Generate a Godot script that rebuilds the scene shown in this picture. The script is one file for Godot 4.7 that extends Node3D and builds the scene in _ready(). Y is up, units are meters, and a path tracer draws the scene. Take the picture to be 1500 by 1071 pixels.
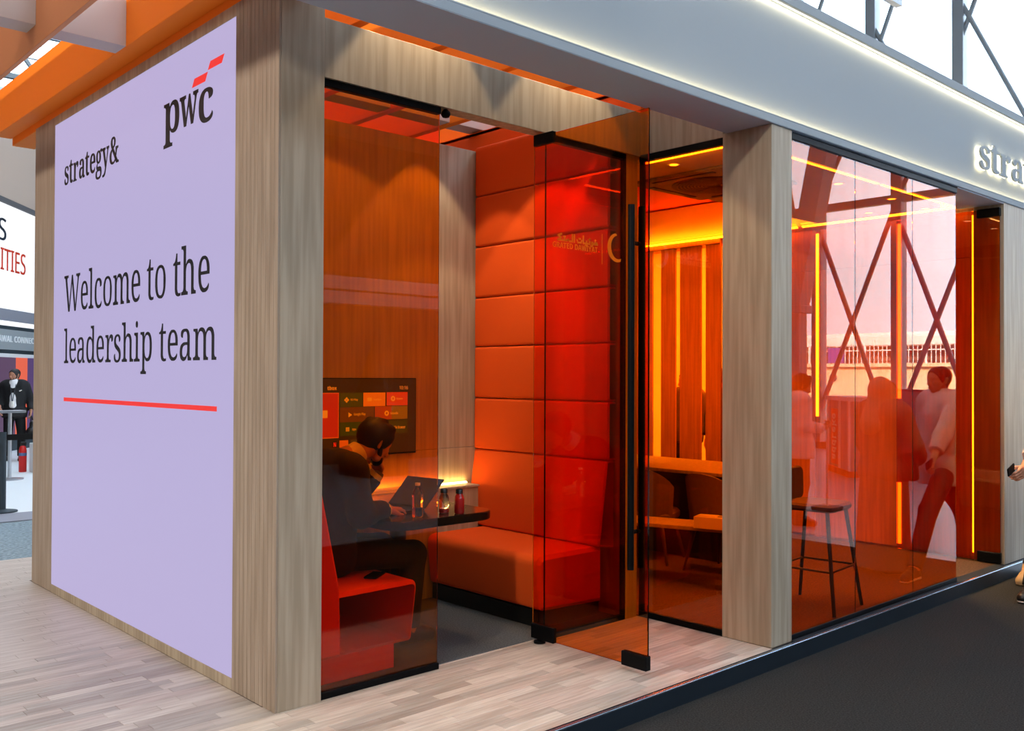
extends Node3D
# A glazed exhibition stand in a daylit hall. Metres; x runs along the stand's front, z out of it towards the hall, y up.
# The stand's wooden deck is y = 0, the hall floor y = -0.1; the recessed shop front is z = 0, the projecting one z = 0.95.

const HALL := -0.1
var M := {}
var base := {}
var used := {}
var boxes := {}
var rng := RandomNumberGenerator.new()


func _ready():
	rng.seed = 11
	camera()
	sky()
	materials()
	hall()
	added_hall_lamps()
	window_wall()
	outdoors()
	deck()
	media_wall()
	front_wall()
	canopy()
	pergola()
	nook()
	nook_things()
	lounge()
	lounge_things()
	people()
	far_stand()
	hall_things()


func camera():
	var c := Camera3D.new()
	c.name = "camera"
	c.fov = 42.73
	c.near = 0.05
	c.far = 400.0
	add_child(c)
	var f := Vector3(0.67883809, 0.01106956, -0.73420454)
	var r := Vector3(0.73421581, 0.00378584, 0.6789056)
	c.transform = Transform3D(Basis(r, r.cross(f), -f).orthonormalized(), Vector3(-2.1205, 1.55, 3.8812))
	c.current = true


func sky():
	var e := Environment.new()
	e.background_mode = Environment.BG_SKY
	var s := ProceduralSkyMaterial.new()
	s.sky_top_color = Color(0.80, 0.89, 1.0)
	s.sky_horizon_color = Color(0.86, 0.93, 1.0)
	s.ground_horizon_color = Color(0.80, 0.80, 0.80)
	s.ground_bottom_color = Color(0.55, 0.53, 0.50)
	s.sky_energy_multiplier = 2.34
	s.ground_energy_multiplier = 1.5
	e.sky = Sky.new()
	e.sky.sky_material = s
	e.tonemap_mode = Environment.TONE_MAPPER_LINEAR
	e.tonemap_exposure = 1.0
	e.sdfgi_enabled = true
	e.ssao_enabled = true
	e.ssil_enabled = true
	var w := WorldEnvironment.new()
	w.name = "world_environment"
	w.environment = e
	add_child(w)
	var sun := DirectionalLight3D.new()
	sun.name = "sun"
	sun.light_energy = 7.0
	sun.light_color = Color(1.0, 0.93, 0.82)
	sun.shadow_enabled = true
	sun.light_angular_distance = 0.6
	sun.sky_mode = DirectionalLight3D.SKY_MODE_LIGHT_ONLY
	add_child(sun)
	sun.look_at_from_position(Vector3.ZERO, Vector3(0.93, -0.34, 0.16))


# ---------------------------------------------------------------- helpers
func lin(r, g, b, a = 1.0) -> Color:
	var c := Color(r, g, b, a).linear_to_srgb()
	c.a = a
	return c


func mat(key: String, c: Color, rough := 0.6, metal := 0.0) -> StandardMaterial3D:
	var m := StandardMaterial3D.new()
	m.resource_name = key
	m.albedo_color = c
	m.roughness = rough
	m.metallic = metal
	M[key] = m
	return m


func glow(key: String, c: Color, e: float) -> StandardMaterial3D:
	var m := mat(key, Color(0.06, 0.06, 0.06), 0.5)
	m.emission_enabled = true
	m.emission = c
	m.emission_energy_multiplier = e
	return m


func noise_tex(freq: float, a: Color, b: Color, sd: int, size := 512, oct := 4, bump := false) -> NoiseTexture2D:
	var n := FastNoiseLite.new()
	n.seed = sd
	n.frequency = freq
	n.fractal_octaves = oct
	var t := NoiseTexture2D.new()
	t.width = size
	t.height = size
	t.seamless = true
	t.noise = n
	if not bump:
		var g := Gradient.new()
		g.set_color(0, a)
		g.set_color(1, b)
		g.set_offset(0, 0.25)
		g.set_offset(1, 0.75)
		t.color_ramp = g
	return t


func grain(key: String, tint: Color, tex: Texture2D, bump: Texture2D, sc: Vector3, rough := 0.55, depth := 0.05, world := true) -> StandardMaterial3D:
	var m := mat(key, tint, rough)
	m.albedo_texture = tex
	m.uv1_triplanar = true
	m.uv1_world_triplanar = world
	m.uv1_scale = sc
	if bump:
		m.heightmap_enabled = true
		m.heightmap_texture = bump
		m.heightmap_scale = depth
	return m


func numbered(called: String) -> String:
	var n: int = used.get(called, 0)
	used[called] = n + 1
	return called if n == 0 else "%s_%03d" % [called, n]


func tag(o, label := "", category := "", group := "", kind := ""):
	if label: o.set_meta("label", label)
	if category: o.set_meta("category", category)
	if group: o.set_meta("group", group)
	if kind: o.set_meta("kind", kind)
	return o


func join(o: Node3D, called: String, parent):
	if parent == null or parent == self:
		o.name = numbered(called)
		add_child(o, true)
	else:
		o.name = called
		parent.add_child(o, true)


func thing(called: String, label: String, category: String, at := Vector3.ZERO, turn := 0.0, group := "", kind := "") -> Node3D:
	var o := Node3D.new()
	join(o, called, self)
	o.position = at
	o.rotation.y = turn
	base[o] = at if turn == 0.0 else Vector3.ZERO
	tag(o, label, category, group, kind)
	return o


func org(parent) -> Vector3:
	if parent == null or not base.has(parent): return Vector3.ZERO
	return base[parent]


func put(called: String, mesh: Mesh, m, parent, at := Vector3.ZERO) -> MeshInstance3D:
	var o := MeshInstance3D.new()
	o.mesh = mesh
	o.material_override = m if m is Material else M[m]
	join(o, called, parent)
	o.position = at - org(parent)
	base[o] = at
	return o


func begin() -> SurfaceTool:
	var st := SurfaceTool.new()
	st.begin(Mesh.PRIMITIVE_TRIANGLES)
	return st


func tri(st: SurfaceTool, a: Vector3, b: Vector3, c: Vector3, na: Vector3, nb: Vector3, nc: Vector3):
	if (b - a).cross(c - a).dot(na + nb + nc) > 0.0:
		var t := b; b = c; c = t
		t = nb; nb = nc; nc = t
	st.set_normal(na); st.add_vertex(a)
	st.set_normal(nb); st.add_vertex(b)
	st.set_normal(nc); st.add_vertex(c)


func quad(st: SurfaceTool, a: Vector3, b: Vector3, c: Vector3, d: Vector3, n: Vector3):
	tri(st, a, b, c, n, n, n)
	tri(st, a, c, d, n, n, n)


func box_into(st: SurfaceTool, mn: Vector3, mx: Vector3, bev := 0.004):
	var c := (mn + mx) * 0.5
	var h := (mx - mn) * 0.5
	var b: float = minf(bev, minf(h.x, minf(h.y, h.z)) * 0.45)
	for ax in 3:
		var u := (ax + 1) % 3
		var v := (ax + 2) % 3
		for s in [-1.0, 1.0]:
			var n := Vector3.ZERO
			n[ax] = s
			var q := []
			for k in [[-1, -1], [1, -1], [1, 1], [-1, 1]]:
				var p := Vector3.ZERO
				p[ax] = s * h[ax]
				p[u] = k[0] * (h[u] - b)
				p[v] = k[1] * (h[v] - b)
				q.append(c + p)
			quad(st, q[0], q[1], q[2], q[3], n)
			if b <= 0.0: continue
			for s2 in [-1.0, 1.0]:
				var e := []
				for k in [-1.0, 1.0]:
					var p := Vector3.ZERO
					p[ax] = s * h[ax]; p[u] = s2 * (h[u] - b); p[v] = k * (h[v] - b)
					e.append(c + p)
				for k in [1.0, -1.0]:
					var p := Vector3.ZERO
					p[ax] = s * (h[ax] - b); p[u] = s2 * h[u]; p[v] = k * (h[v] - b)
					e.append(c + p)
				var n2 := Vector3.ZERO
				n2[ax] = s; n2[u] = s2
				quad(st, e[0], e[1], e[2], e[3], n2.normalized())
	if b > 0.0:
		for sx in [-1.0, 1.0]:
			for sy in [-1.0, 1.0]:
				for sz in [-1.0, 1.0]:
					var s := Vector3(sx, sy, sz)
					var n := s.normalized()
					tri(st, c + s * Vector3(h.x, h.y - b, h.z - b), c + s * Vector3(h.x - b, h.y, h.z - b), c + s * Vector3(h.x - b, h.y - b, h.z), n, n, n)


func bx(called: String, mn: Vector3, mx: Vector3, m, parent = null, bev := 0.004) -> MeshInstance3D:
	var key := "%.4v|%.4f" % [mx - mn, bev]
	if not boxes.has(key):
		var st := begin()
		box_into(st, (mn - mx) * 0.5, (mx - mn) * 0.5, bev)
		boxes[key] = st.commit()
	return put(called, boxes[key], m, parent, (mn + mx) * 0.5)


func rounded(poly: Array, r: float, seg := 4) -> PackedVector2Array:
	# rounds every corner of a polygon; a corner given as [point, radius] has a radius of its own
	var out := PackedVector2Array()
	var n := poly.size()
	var pts := []
	var rad := []
	for p in poly:
		pts.append(p[0] if p is Array else p)
		rad.append(p[1] if p is Array else r)
	for i in n:
		var p: Vector2 = pts[i]
		var a: Vector2 = (pts[(i + n - 1) % n] - p)
		var b: Vector2 = (pts[(i + 1) % n] - p)
		var k: float = minf(rad[i], minf(a.length(), b.length()) * 0.45)
		if k < 0.0005:
			out.append(p)
			continue
		var pa := p + a.normalized() * k
		var pb := p + b.normalized() * k
		for s in seg + 1:
			var t := float(s) / seg
			out.append(pa.lerp(p, t).lerp(p.lerp(pb, t), t))
	return out


func place(plane: String, q: Vector2, w: float) -> Vector3:
	match plane:
		"xy": return Vector3(q.x, q.y, w)
		"zy": return Vector3(w, q.y, q.x)
	return Vector3(q.x, w, q.y)


func extrude(st: SurfaceTool, poly: PackedVector2Array, w0: float, w1: float, plane := "xy", bev := 0.0, smooth := 0.75):
	var n := poly.size()
	var area := 0.0
	for i in n:
		area += poly[i].cross(poly[(i + 1) % n])
	var side := 1.0 if area > 0.0 else -1.0
	var en := []
	for i in n:
		var e := (poly[(i + 1) % n] - poly[i]).normalized()
		en.append(Vector2(e.y, -e.x) * side)
	var inner := PackedVector2Array()
	for i in n:
		var m: Vector2 = (en[i] + en[(i + n - 1) % n])
		m = m / maxf(0.3, m.length_squared()) * 2.0
		inner.append(poly[i] - m * bev)
	var idx := Geometry2D.triangulate_polygon(inner)
	for s in [0, 1]:
		var w: float = [w0, w1][s]
		var d: float = (1.0 if w1 > w0 else -1.0) * (1 if s else -1)
		var nn := place(plane, Vector2.ZERO, d)
		for k in range(0, idx.size(), 3):
			tri(st, place(plane, inner[idx[k]], w), place(plane, inner[idx[k + 1]], w), place(plane, inner[idx[k + 2]], w), nn, nn, nn)
		if bev > 0.0:
			for i in n:
				var j := (i + 1) % n
				var nb := (place(plane, en[i], 0.0) + nn).normalized()
				quad(st, place(plane, inner[i], w), place(plane, inner[j], w), place(plane, poly[j], w - d * bev), place(plane, poly[i], w - d * bev), nb)
	var sg := 1.0 if w1 > w0 else -1.0
	for i in n:
		var j := (i + 1) % n
		var na: Vector2 = en[i]
		var nb: Vector2 = en[i]
		var pv: Vector2 = en[(i + n - 1) % n]
		var nx: Vector2 = en[j]
		if pv.dot(en[i]) > smooth: na = (pv + en[i]).normalized()
		if nx.dot(en[i]) > smooth: nb = (nx + en[i]).normalized()
		var a := place(plane, poly[i], w0 + sg * bev)
		var b := place(plane, poly[j], w0 + sg * bev)
		var c := place(plane, poly[j], w1 - sg * bev)
		var d := place(plane, poly[i], w1 - sg * bev)
		var n3a := place(plane, na, 0.0)
		var n3b := place(plane, nb, 0.0)
		tri(st, a, b, c, n3a, n3b, n3b)
		tri(st, a, c, d, n3a, n3b, n3a)


func ex(called: String, poly: PackedVector2Array, w0: float, w1: float, plane: String, m, parent = null, bev := 0.0) -> MeshInstance3D:
	var st := begin()
	extrude(st, poly, w0, w1, plane, bev)
	return solid(called, st, m, parent)


func solid(called: String, st: SurfaceTool, m, parent = null) -> MeshInstance3D:
	return put(called, st.commit(), m, parent, Vector3.ZERO)


func lathe(st: SurfaceTool, prof: Array, seg := 20, at := Vector3.ZERO, bas := Basis.IDENTITY):
	for k in prof.size() - 1:
		var a: Vector2 = prof[k]
		var b: Vector2 = prof[k + 1]
		var d := (b - a).normalized()
		var n := Vector2(d.y, -d.x)
		var n0 := n
		var n1 := n
		if k > 0:
			var e: Vector2 = (a - prof[k - 1]).normalized()
			if e.dot(d) > 0.6: n0 = (n + Vector2(e.y, -e.x)).normalized()
		if k < prof.size() - 2:
			var e: Vector2 = (prof[k + 2] - b).normalized()
			if e.dot(d) > 0.6: n1 = (n + Vector2(e.y, -e.x)).normalized()
		for i in seg:
			var t0 := TAU * i / seg
			var t1 := TAU * (i + 1) / seg
			var u0 := Vector3(cos(t0), 0, sin(t0))
			var u1 := Vector3(cos(t1), 0, sin(t1))
			var p := [u0 * a.x + Vector3.UP * a.y, u1 * a.x + Vector3.UP * a.y, u1 * b.x + Vector3.UP * b.y, u0 * b.x + Vector3.UP * b.y]
			var m := [u0 * n0.x + Vector3.UP * n0.y, u1 * n0.x + Vector3.UP * n0.y, u1 * n1.x + Vector3.UP * n1.y, u0 * n1.x + Vector3.UP * n1.y]
			for q in 4:
				p[q] = at + bas * p[q]
				m[q] = bas * m[q]
			if b.x > 1e-5: tri(st, p[0], p[1], p[2], m[0], m[1], m[2]) if a.x > 1e-5 else tri(st, p[0], p[3], p[2], m[0], m[3], m[2])
			if a.x > 1e-5: tri(st, p[0], p[2], p[3], m[0], m[2], m[3])


func la(called: String, prof: Array, at: Vector3, m, parent = null, seg := 20, bas := Basis.IDENTITY) -> MeshInstance3D:
	var st := begin()
	lathe(st, prof, seg, Vector3.ZERO, bas)
	return put(called, st.commit(), m, parent, at)


func tube(st: SurfaceTool, a: Vector3, b: Vector3, ra: float, rb: float, seg := 10):
	var d := (b - a)
	var y := d.normalized()
	var x := y.cross(Vector3(0.31, 0.2, 0.93)).normalized()
	lathe(st, [Vector2(0, 0), Vector2(ra, 0), Vector2(rb, d.length()), Vector2(0, d.length())], seg, a, Basis(x, y, x.cross(y)))


func bar(called: String, a: Vector3, b: Vector3, ra: float, rb: float, m, parent = null, seg := 10) -> MeshInstance3D:
	var st := begin()
	tube(st, a, b, ra, rb, seg)
	return solid(called, st, m, parent)


func beam_into(st: SurfaceTool, a: Vector3, b: Vector3, w: float, h: float, up := Vector3.UP):
	# a box-section member from a to b, w across and h along up
	var z := (b - a).normalized()
	var x := up.cross(z).normalized() * w * 0.5
	var y := z.cross(x).normalized() * h * 0.5
	for s in [-1.0, 1.0]:
		quad(st, a + s * x - y, a + s * x + y, b + s * x + y, b + s * x - y, x * s / (w * 0.5))
		quad(st, a + s * y - x, a + s * y + x, b + s * y + x, b + s * y - x, y * s / (h * 0.5))
	quad(st, a - x - y, a + x - y, a + x + y, a - x + y, -z)
	quad(st, b - x - y, b + x - y, b + x + y, b - x + y, z)


func words(called: String, text: String, font: String, bold: bool, lo: Vector2, hi: Vector2, frame: Transform3D, depth: float, m, parent = null, italic := false) -> MeshInstance3D:
	# lettering whose outline fills the rectangle lo..hi of the frame's x and y, standing proud of it by depth
	var f := SystemFont.new()
	f.font_names = PackedStringArray([font])
	f.font_weight = 700 if bold else 400
	f.font_italic = italic
	var t := TextMesh.new()
	t.font = f
	t.text = text
	t.font_size = 64
	t.pixel_size = 0.01
	t.depth = 0.1
	t.curve_step = 0.7
	var bb := t.get_aabb()
	var sc := Vector3((hi.x - lo.x) / maxf(bb.size.x, 1e-3), (hi.y - lo.y) / maxf(bb.size.y, 1e-3), depth / maxf(bb.size.z, 1e-3))
	var o := put(called, t, m, parent)
	var org := Vector3(lo.x - bb.position.x * sc.x, lo.y - bb.position.y * sc.y, -bb.position.z * sc.z)
	var tr := frame * Transform3D(Basis.from_scale(sc), org)
	o.transform = Transform3D(tr.basis, tr.origin - org(parent))
	return o


func led(called: String, a: Vector3, b: Vector3, width: float, face: Vector3, radiance: float, c: Color, parent = null, see := 0.6) -> MeshInstance3D:
	# a strip lamp from a to b, with an area light of its size just in front of its face
	var x := (b - a).normalized()
	var z := -face.normalized()
	var y := z.cross(x).normalized()
	var st := begin()
	beam_into(st, a + z * 0.003, b + z * 0.003, width, 0.005, z)
	var key := "led_%s_%.1f" % [c.to_html(), radiance * see]
	if not M.has(key): glow(key, c, radiance * see)
	var o := solid(called, st, key, parent)
	var l := AreaLight3D.new()
	l.name = "strip_light"
	l.area_normalize_energy = false
	l.area_size = Vector2((b - a).length(), width)
	l.light_energy = radiance / PI
	l.light_color = c
	l.shadow_enabled = true
	l.set("area_range", 40.0)
	o.add_child(l)
	l.transform = Transform3D(Basis(x, y, z), (a + b) * 0.5 - z * 0.003 - org(o))
	return o


# ---------------------------------------------------------------- materials
func materials():
	var g1 := noise_tex(0.012, Color(0.89, 0.875, 0.86), Color(1, 1, 1), 3)
	var b1 := noise_tex(0.03, Color.BLACK, Color.WHITE, 5, 256, 3, true)
	# oak laminate: the grain runs upright on walls, along x on the deck
	grain("oak", Color(0.665, 0.605, 0.52), g1, b1, Vector3(3.2, 0.16, 3.2), 0.5, 0.02)
	grain("oak_slat", Color(0.64, 0.575, 0.51), g1, b1, Vector3(3.2, 0.16, 3.2), 0.55, 0.02)
	var tones := [Color(0.750, 0.700, 0.655), Color(0.690, 0.640, 0.595), Color(0.780, 0.735, 0.690), Color(0.630, 0.580, 0.540), Color(0.730, 0.670, 0.625), Color(0.670, 0.630, 0.590)]
	for i in 6:
		grain("plank_%d" % i, tones[i], g1, b1, Vector3(0.35, 3.0, 5.0), 0.42, 0.01)
	mat("gap", Color(0.30, 0.26, 0.23), 0.8)
	var fab := noise_tex(0.18, Color(0.86, 0.86, 0.86), Color(1, 1, 1), 8, 256, 2)
	var fabb := noise_tex(0.25, Color.BLACK, Color.WHITE, 9, 256, 2, true)
	var o := grain("upholstery", Color(0.90, 0.34, 0.10), fab, fabb, Vector3(5, 5, 5), 0.85, 0.05)
	o.rim_enabled = true
	o.rim = 0.3
	o.rim_tint = 0.6
	var carpet := noise_tex(0.06, Color(0.80, 0.80, 0.80), Color(1, 1, 1), 12, 512, 4)
	var carpetb := noise_tex(0.2, Color.BLACK, Color.WHITE, 13, 512, 3, true)
	grain("carpet", Color(0.215, 0.212, 0.208), carpet, carpetb, Vector3(2.6, 2.6, 2.6), 0.95, 0.06)
	grain("carpet_nook", Color(0.36, 0.37, 0.375), carpet, carpetb, Vector3(2.6, 2.6, 2.6), 0.95, 0.06)
	grain("carpet_lounge", Color(0.36, 0.27, 0.22), carpet, carpetb, Vector3(1.6, 1.6, 1.6), 0.9, 0.15)
	grain("carpet_pale", Color(0.58, 0.645, 0.675), carpet, carpetb, Vector3(0.7, 0.7, 0.7), 0.9, 0.15)
	mat("stage_sunlit_white", Color(0.90, 0.92, 0.92), 0.5)  # pale floor made near white to stand for sunlight on it
	mat("orange_paint", Color(1.0, 0.545, 0.15), 0.6)
	grain("lounge_wood", Color(0.80, 0.53, 0.33), g1, b1, Vector3(3.2, 0.16, 3.2), 0.5, 0.02)
	mat("orange_wall", Color(0.92, 0.38, 0.11), 0.6)
	mat("peach_paint", Color(0.86, 0.60, 0.42), 0.6)
	mat("joist_paint", Color(0.78, 0.74, 0.71), 0.6)
	mat("canopy_paint", Color(0.60, 0.625, 0.64), 0.5)
	mat("soffit_paint", Color(0.69, 0.72, 0.76), 0.6)
	mat("white_paint", Color(0.90, 0.91, 0.91), 0.55)
	mat("ceiling_white", Color(0.86, 0.85, 0.83), 0.7)
	mat("cream", Color(0.90, 0.80, 0.66), 0.8)
	mat("beige", Color(0.74, 0.67, 0.61), 0.7)
	mat("hall_wall", Color(0.36, 0.36, 0.37), 0.8)
	mat("hall_steel", Color(0.60, 0.65, 0.68), 0.4)
	mat("frame_black", Color(0.035, 0.036, 0.042), 0.45)
	mat("edge_steel", Color(0.17, 0.21, 0.245), 0.36, 0.55)
	mat("trim_steel", Color(0.62, 0.68, 0.74), 0.25, 0.9)
	mat("sill_grey", Color(0.17, 0.18, 0.20), 0.6)
	mat("steel", Color(0.72, 0.73, 0.75), 0.3, 0.9)
	mat("black", Color(0.028, 0.027, 0.028), 0.45)
	mat("table_black", Color(0.045, 0.038, 0.034), 0.18)
	mat("dark_wood", Color(0.17, 0.11, 0.08), 0.5)
	mat("chair_brown", Color(0.30, 0.20, 0.14), 0.75)
	mat("print_black", Color(0.09, 0.08, 0.10), 0.6)
	mat("paper", Color(0.92, 0.90, 0.86), 0.8)
	mat("grey_panel", Color(0.55, 0.56, 0.60), 0.6)
	mat("teal_dark", Color(0.19, 0.24, 0.27), 0.6)
	for q in [["frame_black", 0.2], ["sill_grey", 0.15], ["carpet", 0.0], ["carpet_pale", 0.1], ["carpet_nook", 0.0], ["carpet_lounge", 0.1], ["canopy_paint", 0.2], ["soffit_paint", 0.1], ["oak", 0.42], ["oak_slat", 0.3], ["orange_paint", 0.25], ["peach_paint", 0.25], ["joist_paint", 0.25], ["orange_wall", 0.3], ["upholstery", 0.2]]:
		M[q[0]].metallic_specular = q[1]
	M.canopy_paint.roughness = 0.8
	# the stand's glazing: clear orange glass, one pane passes red whole, a fifth of the green and next to no blue
	var gl := mat("orange_glass", lin(1.0, 0.235, 0.006, 0.0), 0.0)
	gl.refraction_enabled = true
	gl.refraction_scale = 0.043
	var cl := mat("clear_pane", Color(0.95, 0.98, 1.0, 0.04), 0.02)
	cl.transparency = BaseMaterial3D.TRANSPARENCY_ALPHA
	var pl := mat("clear_plastic", lin(0.92, 0.92, 0.92, 0.0), 0.02)
	pl.refraction_enabled = true
	pl.refraction_scale = 0.03
	mat("juice", Color(0.62, 0.10, 0.09), 0.2)
	mat("juice_pale", Color(0.70, 0.22, 0.20), 0.25)
	mat("skin", Color(0.72, 0.50, 0.39), 0.55)
	mat("skin_light", Color(0.82, 0.61, 0.50), 0.55)
	mat("hair", Color(0.035, 0.028, 0.025), 0.55)
	mat("suit", Color(0.055, 0.056, 0.065), 0.8)
	mat("suit_grey", Color(0.24, 0.26, 0.29), 0.8)
	mat("shirt_white", Color(0.88, 0.88, 0.88), 0.8)
	mat("shirt_pink", Color(0.80, 0.76, 0.78), 0.8)
	mat("abaya", Color(0.42, 0.33, 0.30), 0.8)
	mat("scarf", Color(0.62, 0.52, 0.45), 0.8)
	mat("trouser_dark", Color(0.08, 0.08, 0.09), 0.8)
	mat("boot_tan", Color(0.66, 0.55, 0.40), 0.7)
	mat("leather", Color(0.06, 0.05, 0.048), 0.4)
	mat("sole", Color(0.85, 0.84, 0.80), 0.6)
	mat("red_paint", Color(0.78, 0.08, 0.06), 0.4)
	glow("screen_lavender", lin(0.47, 0.41, 0.67), 1.0)
	glow("spot_lamp", Color(1.0, 0.9, 0.72), 6.0)
	glow("screen_red", lin(0.90, 0.035, 0.03), 1.0)


# ---------------------------------------------------------------- the hall
func hall():
	var f := thing("floor", "dark grey carpet of the exhibition hall in front of the stand", "floor", Vector3(0, HALL, 0), 0.0, "", "structure")
	bx("slab", Vector3(-10.3, HALL - 0.4, -32.3), Vector3(18.3, HALL - 0.02, 16.3), "sill_grey", f, 0.0)
	bx("carpet", Vector3(-10, HALL - 0.02, 0.9), Vector3(6.5, HALL, 3.9), "carpet", f, 0.0)
	bx("pale_carpet", Vector3(-10, HALL - 0.02, 3.9), Vector3(7.6, HALL - 0.002, 16), "carpet_pale", f, 0.0)
	bx("stone_paving", Vector3(6.5, HALL - 0.02, -7.6), Vector3(18, HALL - 0.002, 3.9), mat("hall_stone", Color(0.62, 0.63, 0.65), 0.32), f, 0.0)
	bx("stone_paving", Vector3(7.6, HALL - 0.02, 3.9), Vector3(18, HALL - 0.002, 16), "hall_stone", f, 0.0)
	bx("pale_carpet", Vector3(-10, HALL - 0.02, -7.6), Vector3(7.6, HALL - 0.001, 0.9), "carpet_pale", f, 0.0)
	var w: Node3D = bx("wall_west", Vector3(-10.3, HALL, -32), Vector3(-10, 11.4, 16), "hall_wall", null, 0.0)
	tag(w, "plain white end wall of the hall behind the photographer", "wall", "", "structure")
	w = thing("wall_south", "long hall wall facing the stand's front with a clerestory band added for daylight", "wall", Vector3(4, HALL, 16), 0.0, "", "structure")
	bx("lower_wall", Vector3(-10.3, HALL, 16), Vector3(18.3, 6.4, 16.3), "hall_wall", w, 0.0)
	bx("upper_wall", Vector3(-10.3, 10.2, 16), Vector3(18.3, 11.4, 16.3), "hall_wall", w, 0.0)
	bx("upper_wall", Vector3(8.4, 6.4, 16), Vector3(18.3, 10.2, 16.3), "hall_wall", w, 0.0)
	bx("added_clerestory_pane", Vector3(-10.3, 6.4, 16.1), Vector3(8.4, 10.2, 16.108), "clear_pane", w, 0.0)  # unseen glazing added to throw daylight on the stand front
	for k in 10:
		bx("mullion", Vector3(-10.3 + k * 2.03, 6.4, 16.02), Vector3(-10.18 + k * 2.03, 10.2, 16.2), "hall_steel", w, 0.0)
	w = bx("wall_north", Vector3(-10.3, HALL, -32.3), Vector3(18.3, 11.4, -32), "hall_wall", null, 0.0)
	tag(w, "plain white hall wall far behind the stand", "wall", "", "structure")
	# a white roof with three long skylights
	var c := thing("ceiling", "white hall ceiling with long glazed skylights between its decks", "ceiling", Vector3(0, 11.0, 0), 0.0, "", "structure")
	var cuts := [-10.3, -6.6, -5.6, 0.3, 2.0, 5.8, 8.6, 18.3]
	for i in [0, 2, 4, 6]:
		bx("deck", Vector3(cuts[i], 11.0, -32.3), Vector3(cuts[i + 1], 11.4, 16.3), "white_paint", c, 0.0)
	for i in [1, 3, 5]:
		bx("skylight_pane", Vector3(cuts[i], 11.2, -32), Vector3(cuts[i + 1], 11.21, 16), "clear_pane", c, 0.0)
		for k in 12:
			var z := -31.0 + k * 4.2
			bx("glazing_bar", Vector3(cuts[i], 11.1, z), Vector3(cuts[i + 1], 11.3, z + 0.12), "white_paint", c, 0.0)
	for i in [1, 3, 5]:
		bx("added_sun_baffle", Vector3(cuts[i + 1], 9.98, -32), Vector3(cuts[i + 1] + 0.06, 11.0, 16), "white_paint", c, 0.0)  # unseen boards added to keep the sun off the steel columns
	for k in 8:
		var z := -30.0 + k * 6.2
		var st := begin()
		beam_into(st, Vector3(-10, 9.6, z), Vector3(17.6, 9.6, z), 0.14, 0.14)
		beam_into(st, Vector3(-10, 10.9, z), Vector3(17.6, 10.9, z), 0.14, 0.14)
		for j in 14:
			var x := -10.0 + j * 1.97
			beam_into(st, Vector3(x, 9.6, z), Vector3(x + 0.985, 10.9, z), 0.09, 0.09)
			beam_into(st, Vector3(x + 0.985, 10.9, z), Vector3(x + 1.97, 9.6, z), 0.09, 0.09)
		solid("truss", st, "hall_steel", c)


func added_hall_lamps():
	var warm := Color(1.0, 0.94, 0.86)
	var k := 0
	for q in [[-6.5, -5.2], [-6.5, 1.0], [-3.0, 7.2], [3.5, 7.2], [3.0, -5.2]]:
		var o := thing("added_panel_lamp", "added square lamp panel under the hall ceiling, %s" % ["far left beyond the screen wall", "left of the screen wall", "behind the camera", "in front of the entrance", "behind the stand"][k], "lamp", Vector3(q[0], 9.45, q[1]), 0.0, "added hall ceiling lamps")  # unseen lamps, added to lift the light in the hall
		bx("housing", Vector3(q[0] - 0.9, 9.38, q[1] - 0.9), Vector3(q[0] + 0.9, 9.53, q[1] + 0.9), "white_paint", o, 0.01)
		led("lamp_diffuser", Vector3(q[0] - 0.85, 9.375, q[1]), Vector3(q[0] + 0.85, 9.375, q[1]), 1.7, Vector3.DOWN, 15.0, warm, o, 0.2)
		k += 1
	for q in [[Vector3(-8.5, 5.2, -1.5), Vector3(0, 1.6, -2.0), 31.0, "lighting the screen wall from the left"], [Vector3(-8.0, 5.2, 3.5), Vector3(0, 1.6, -0.4), 36.0, "lighting the fluted corner from the left"]]:
		var at: Vector3 = q[0]
		var d: Vector3 = ((q[1] as Vector3) - at).normalized()
		var b := aim(d, Vector3.UP)
		var o := thing("added_floodlight", "broad unseen floodlight on a mast, " + q[3], "added_floodlight", at)  # out of view; added to brighten the left-facing wood
		var st := begin()
		lathe(st, [Vector2(0, -0.25), Vector2(0.10, -0.25), Vector2(0.22, -0.05), Vector2(0.24, 0.0), Vector2(0.2, 0.0), Vector2(0.2, -0.03)], 24, at, b)
		solid("reflector", st, "black", o)
		st = begin()
		lathe(st, [Vector2(0.2, -0.03), Vector2(0, -0.03)], 24, at, b)
		solid("lamp_lens", st, "spot_lamp", o)
		bar("mast", at - d * 0.2, Vector3(at.x - d.x * 0.2, HALL, at.z - d.z * 0.2), 0.05, 0.06, "black", o, 12)
		var l := SpotLight3D.new()
		l.name = "flood_beam"
		l.light_color = Color(1.0, 0.95, 0.89)
		l.light_energy = q[2]
		l.spot_angle = 38.0
		l.spot_angle_attenuation = 1.0
		l.spot_range = 40.0
		l.light_size = 0.2
		l.shadow_enabled = true
		o.add_child(l)
		l.position = d * 0.02
		l.basis = Basis.looking_at(d, Vector3.UP)


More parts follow.
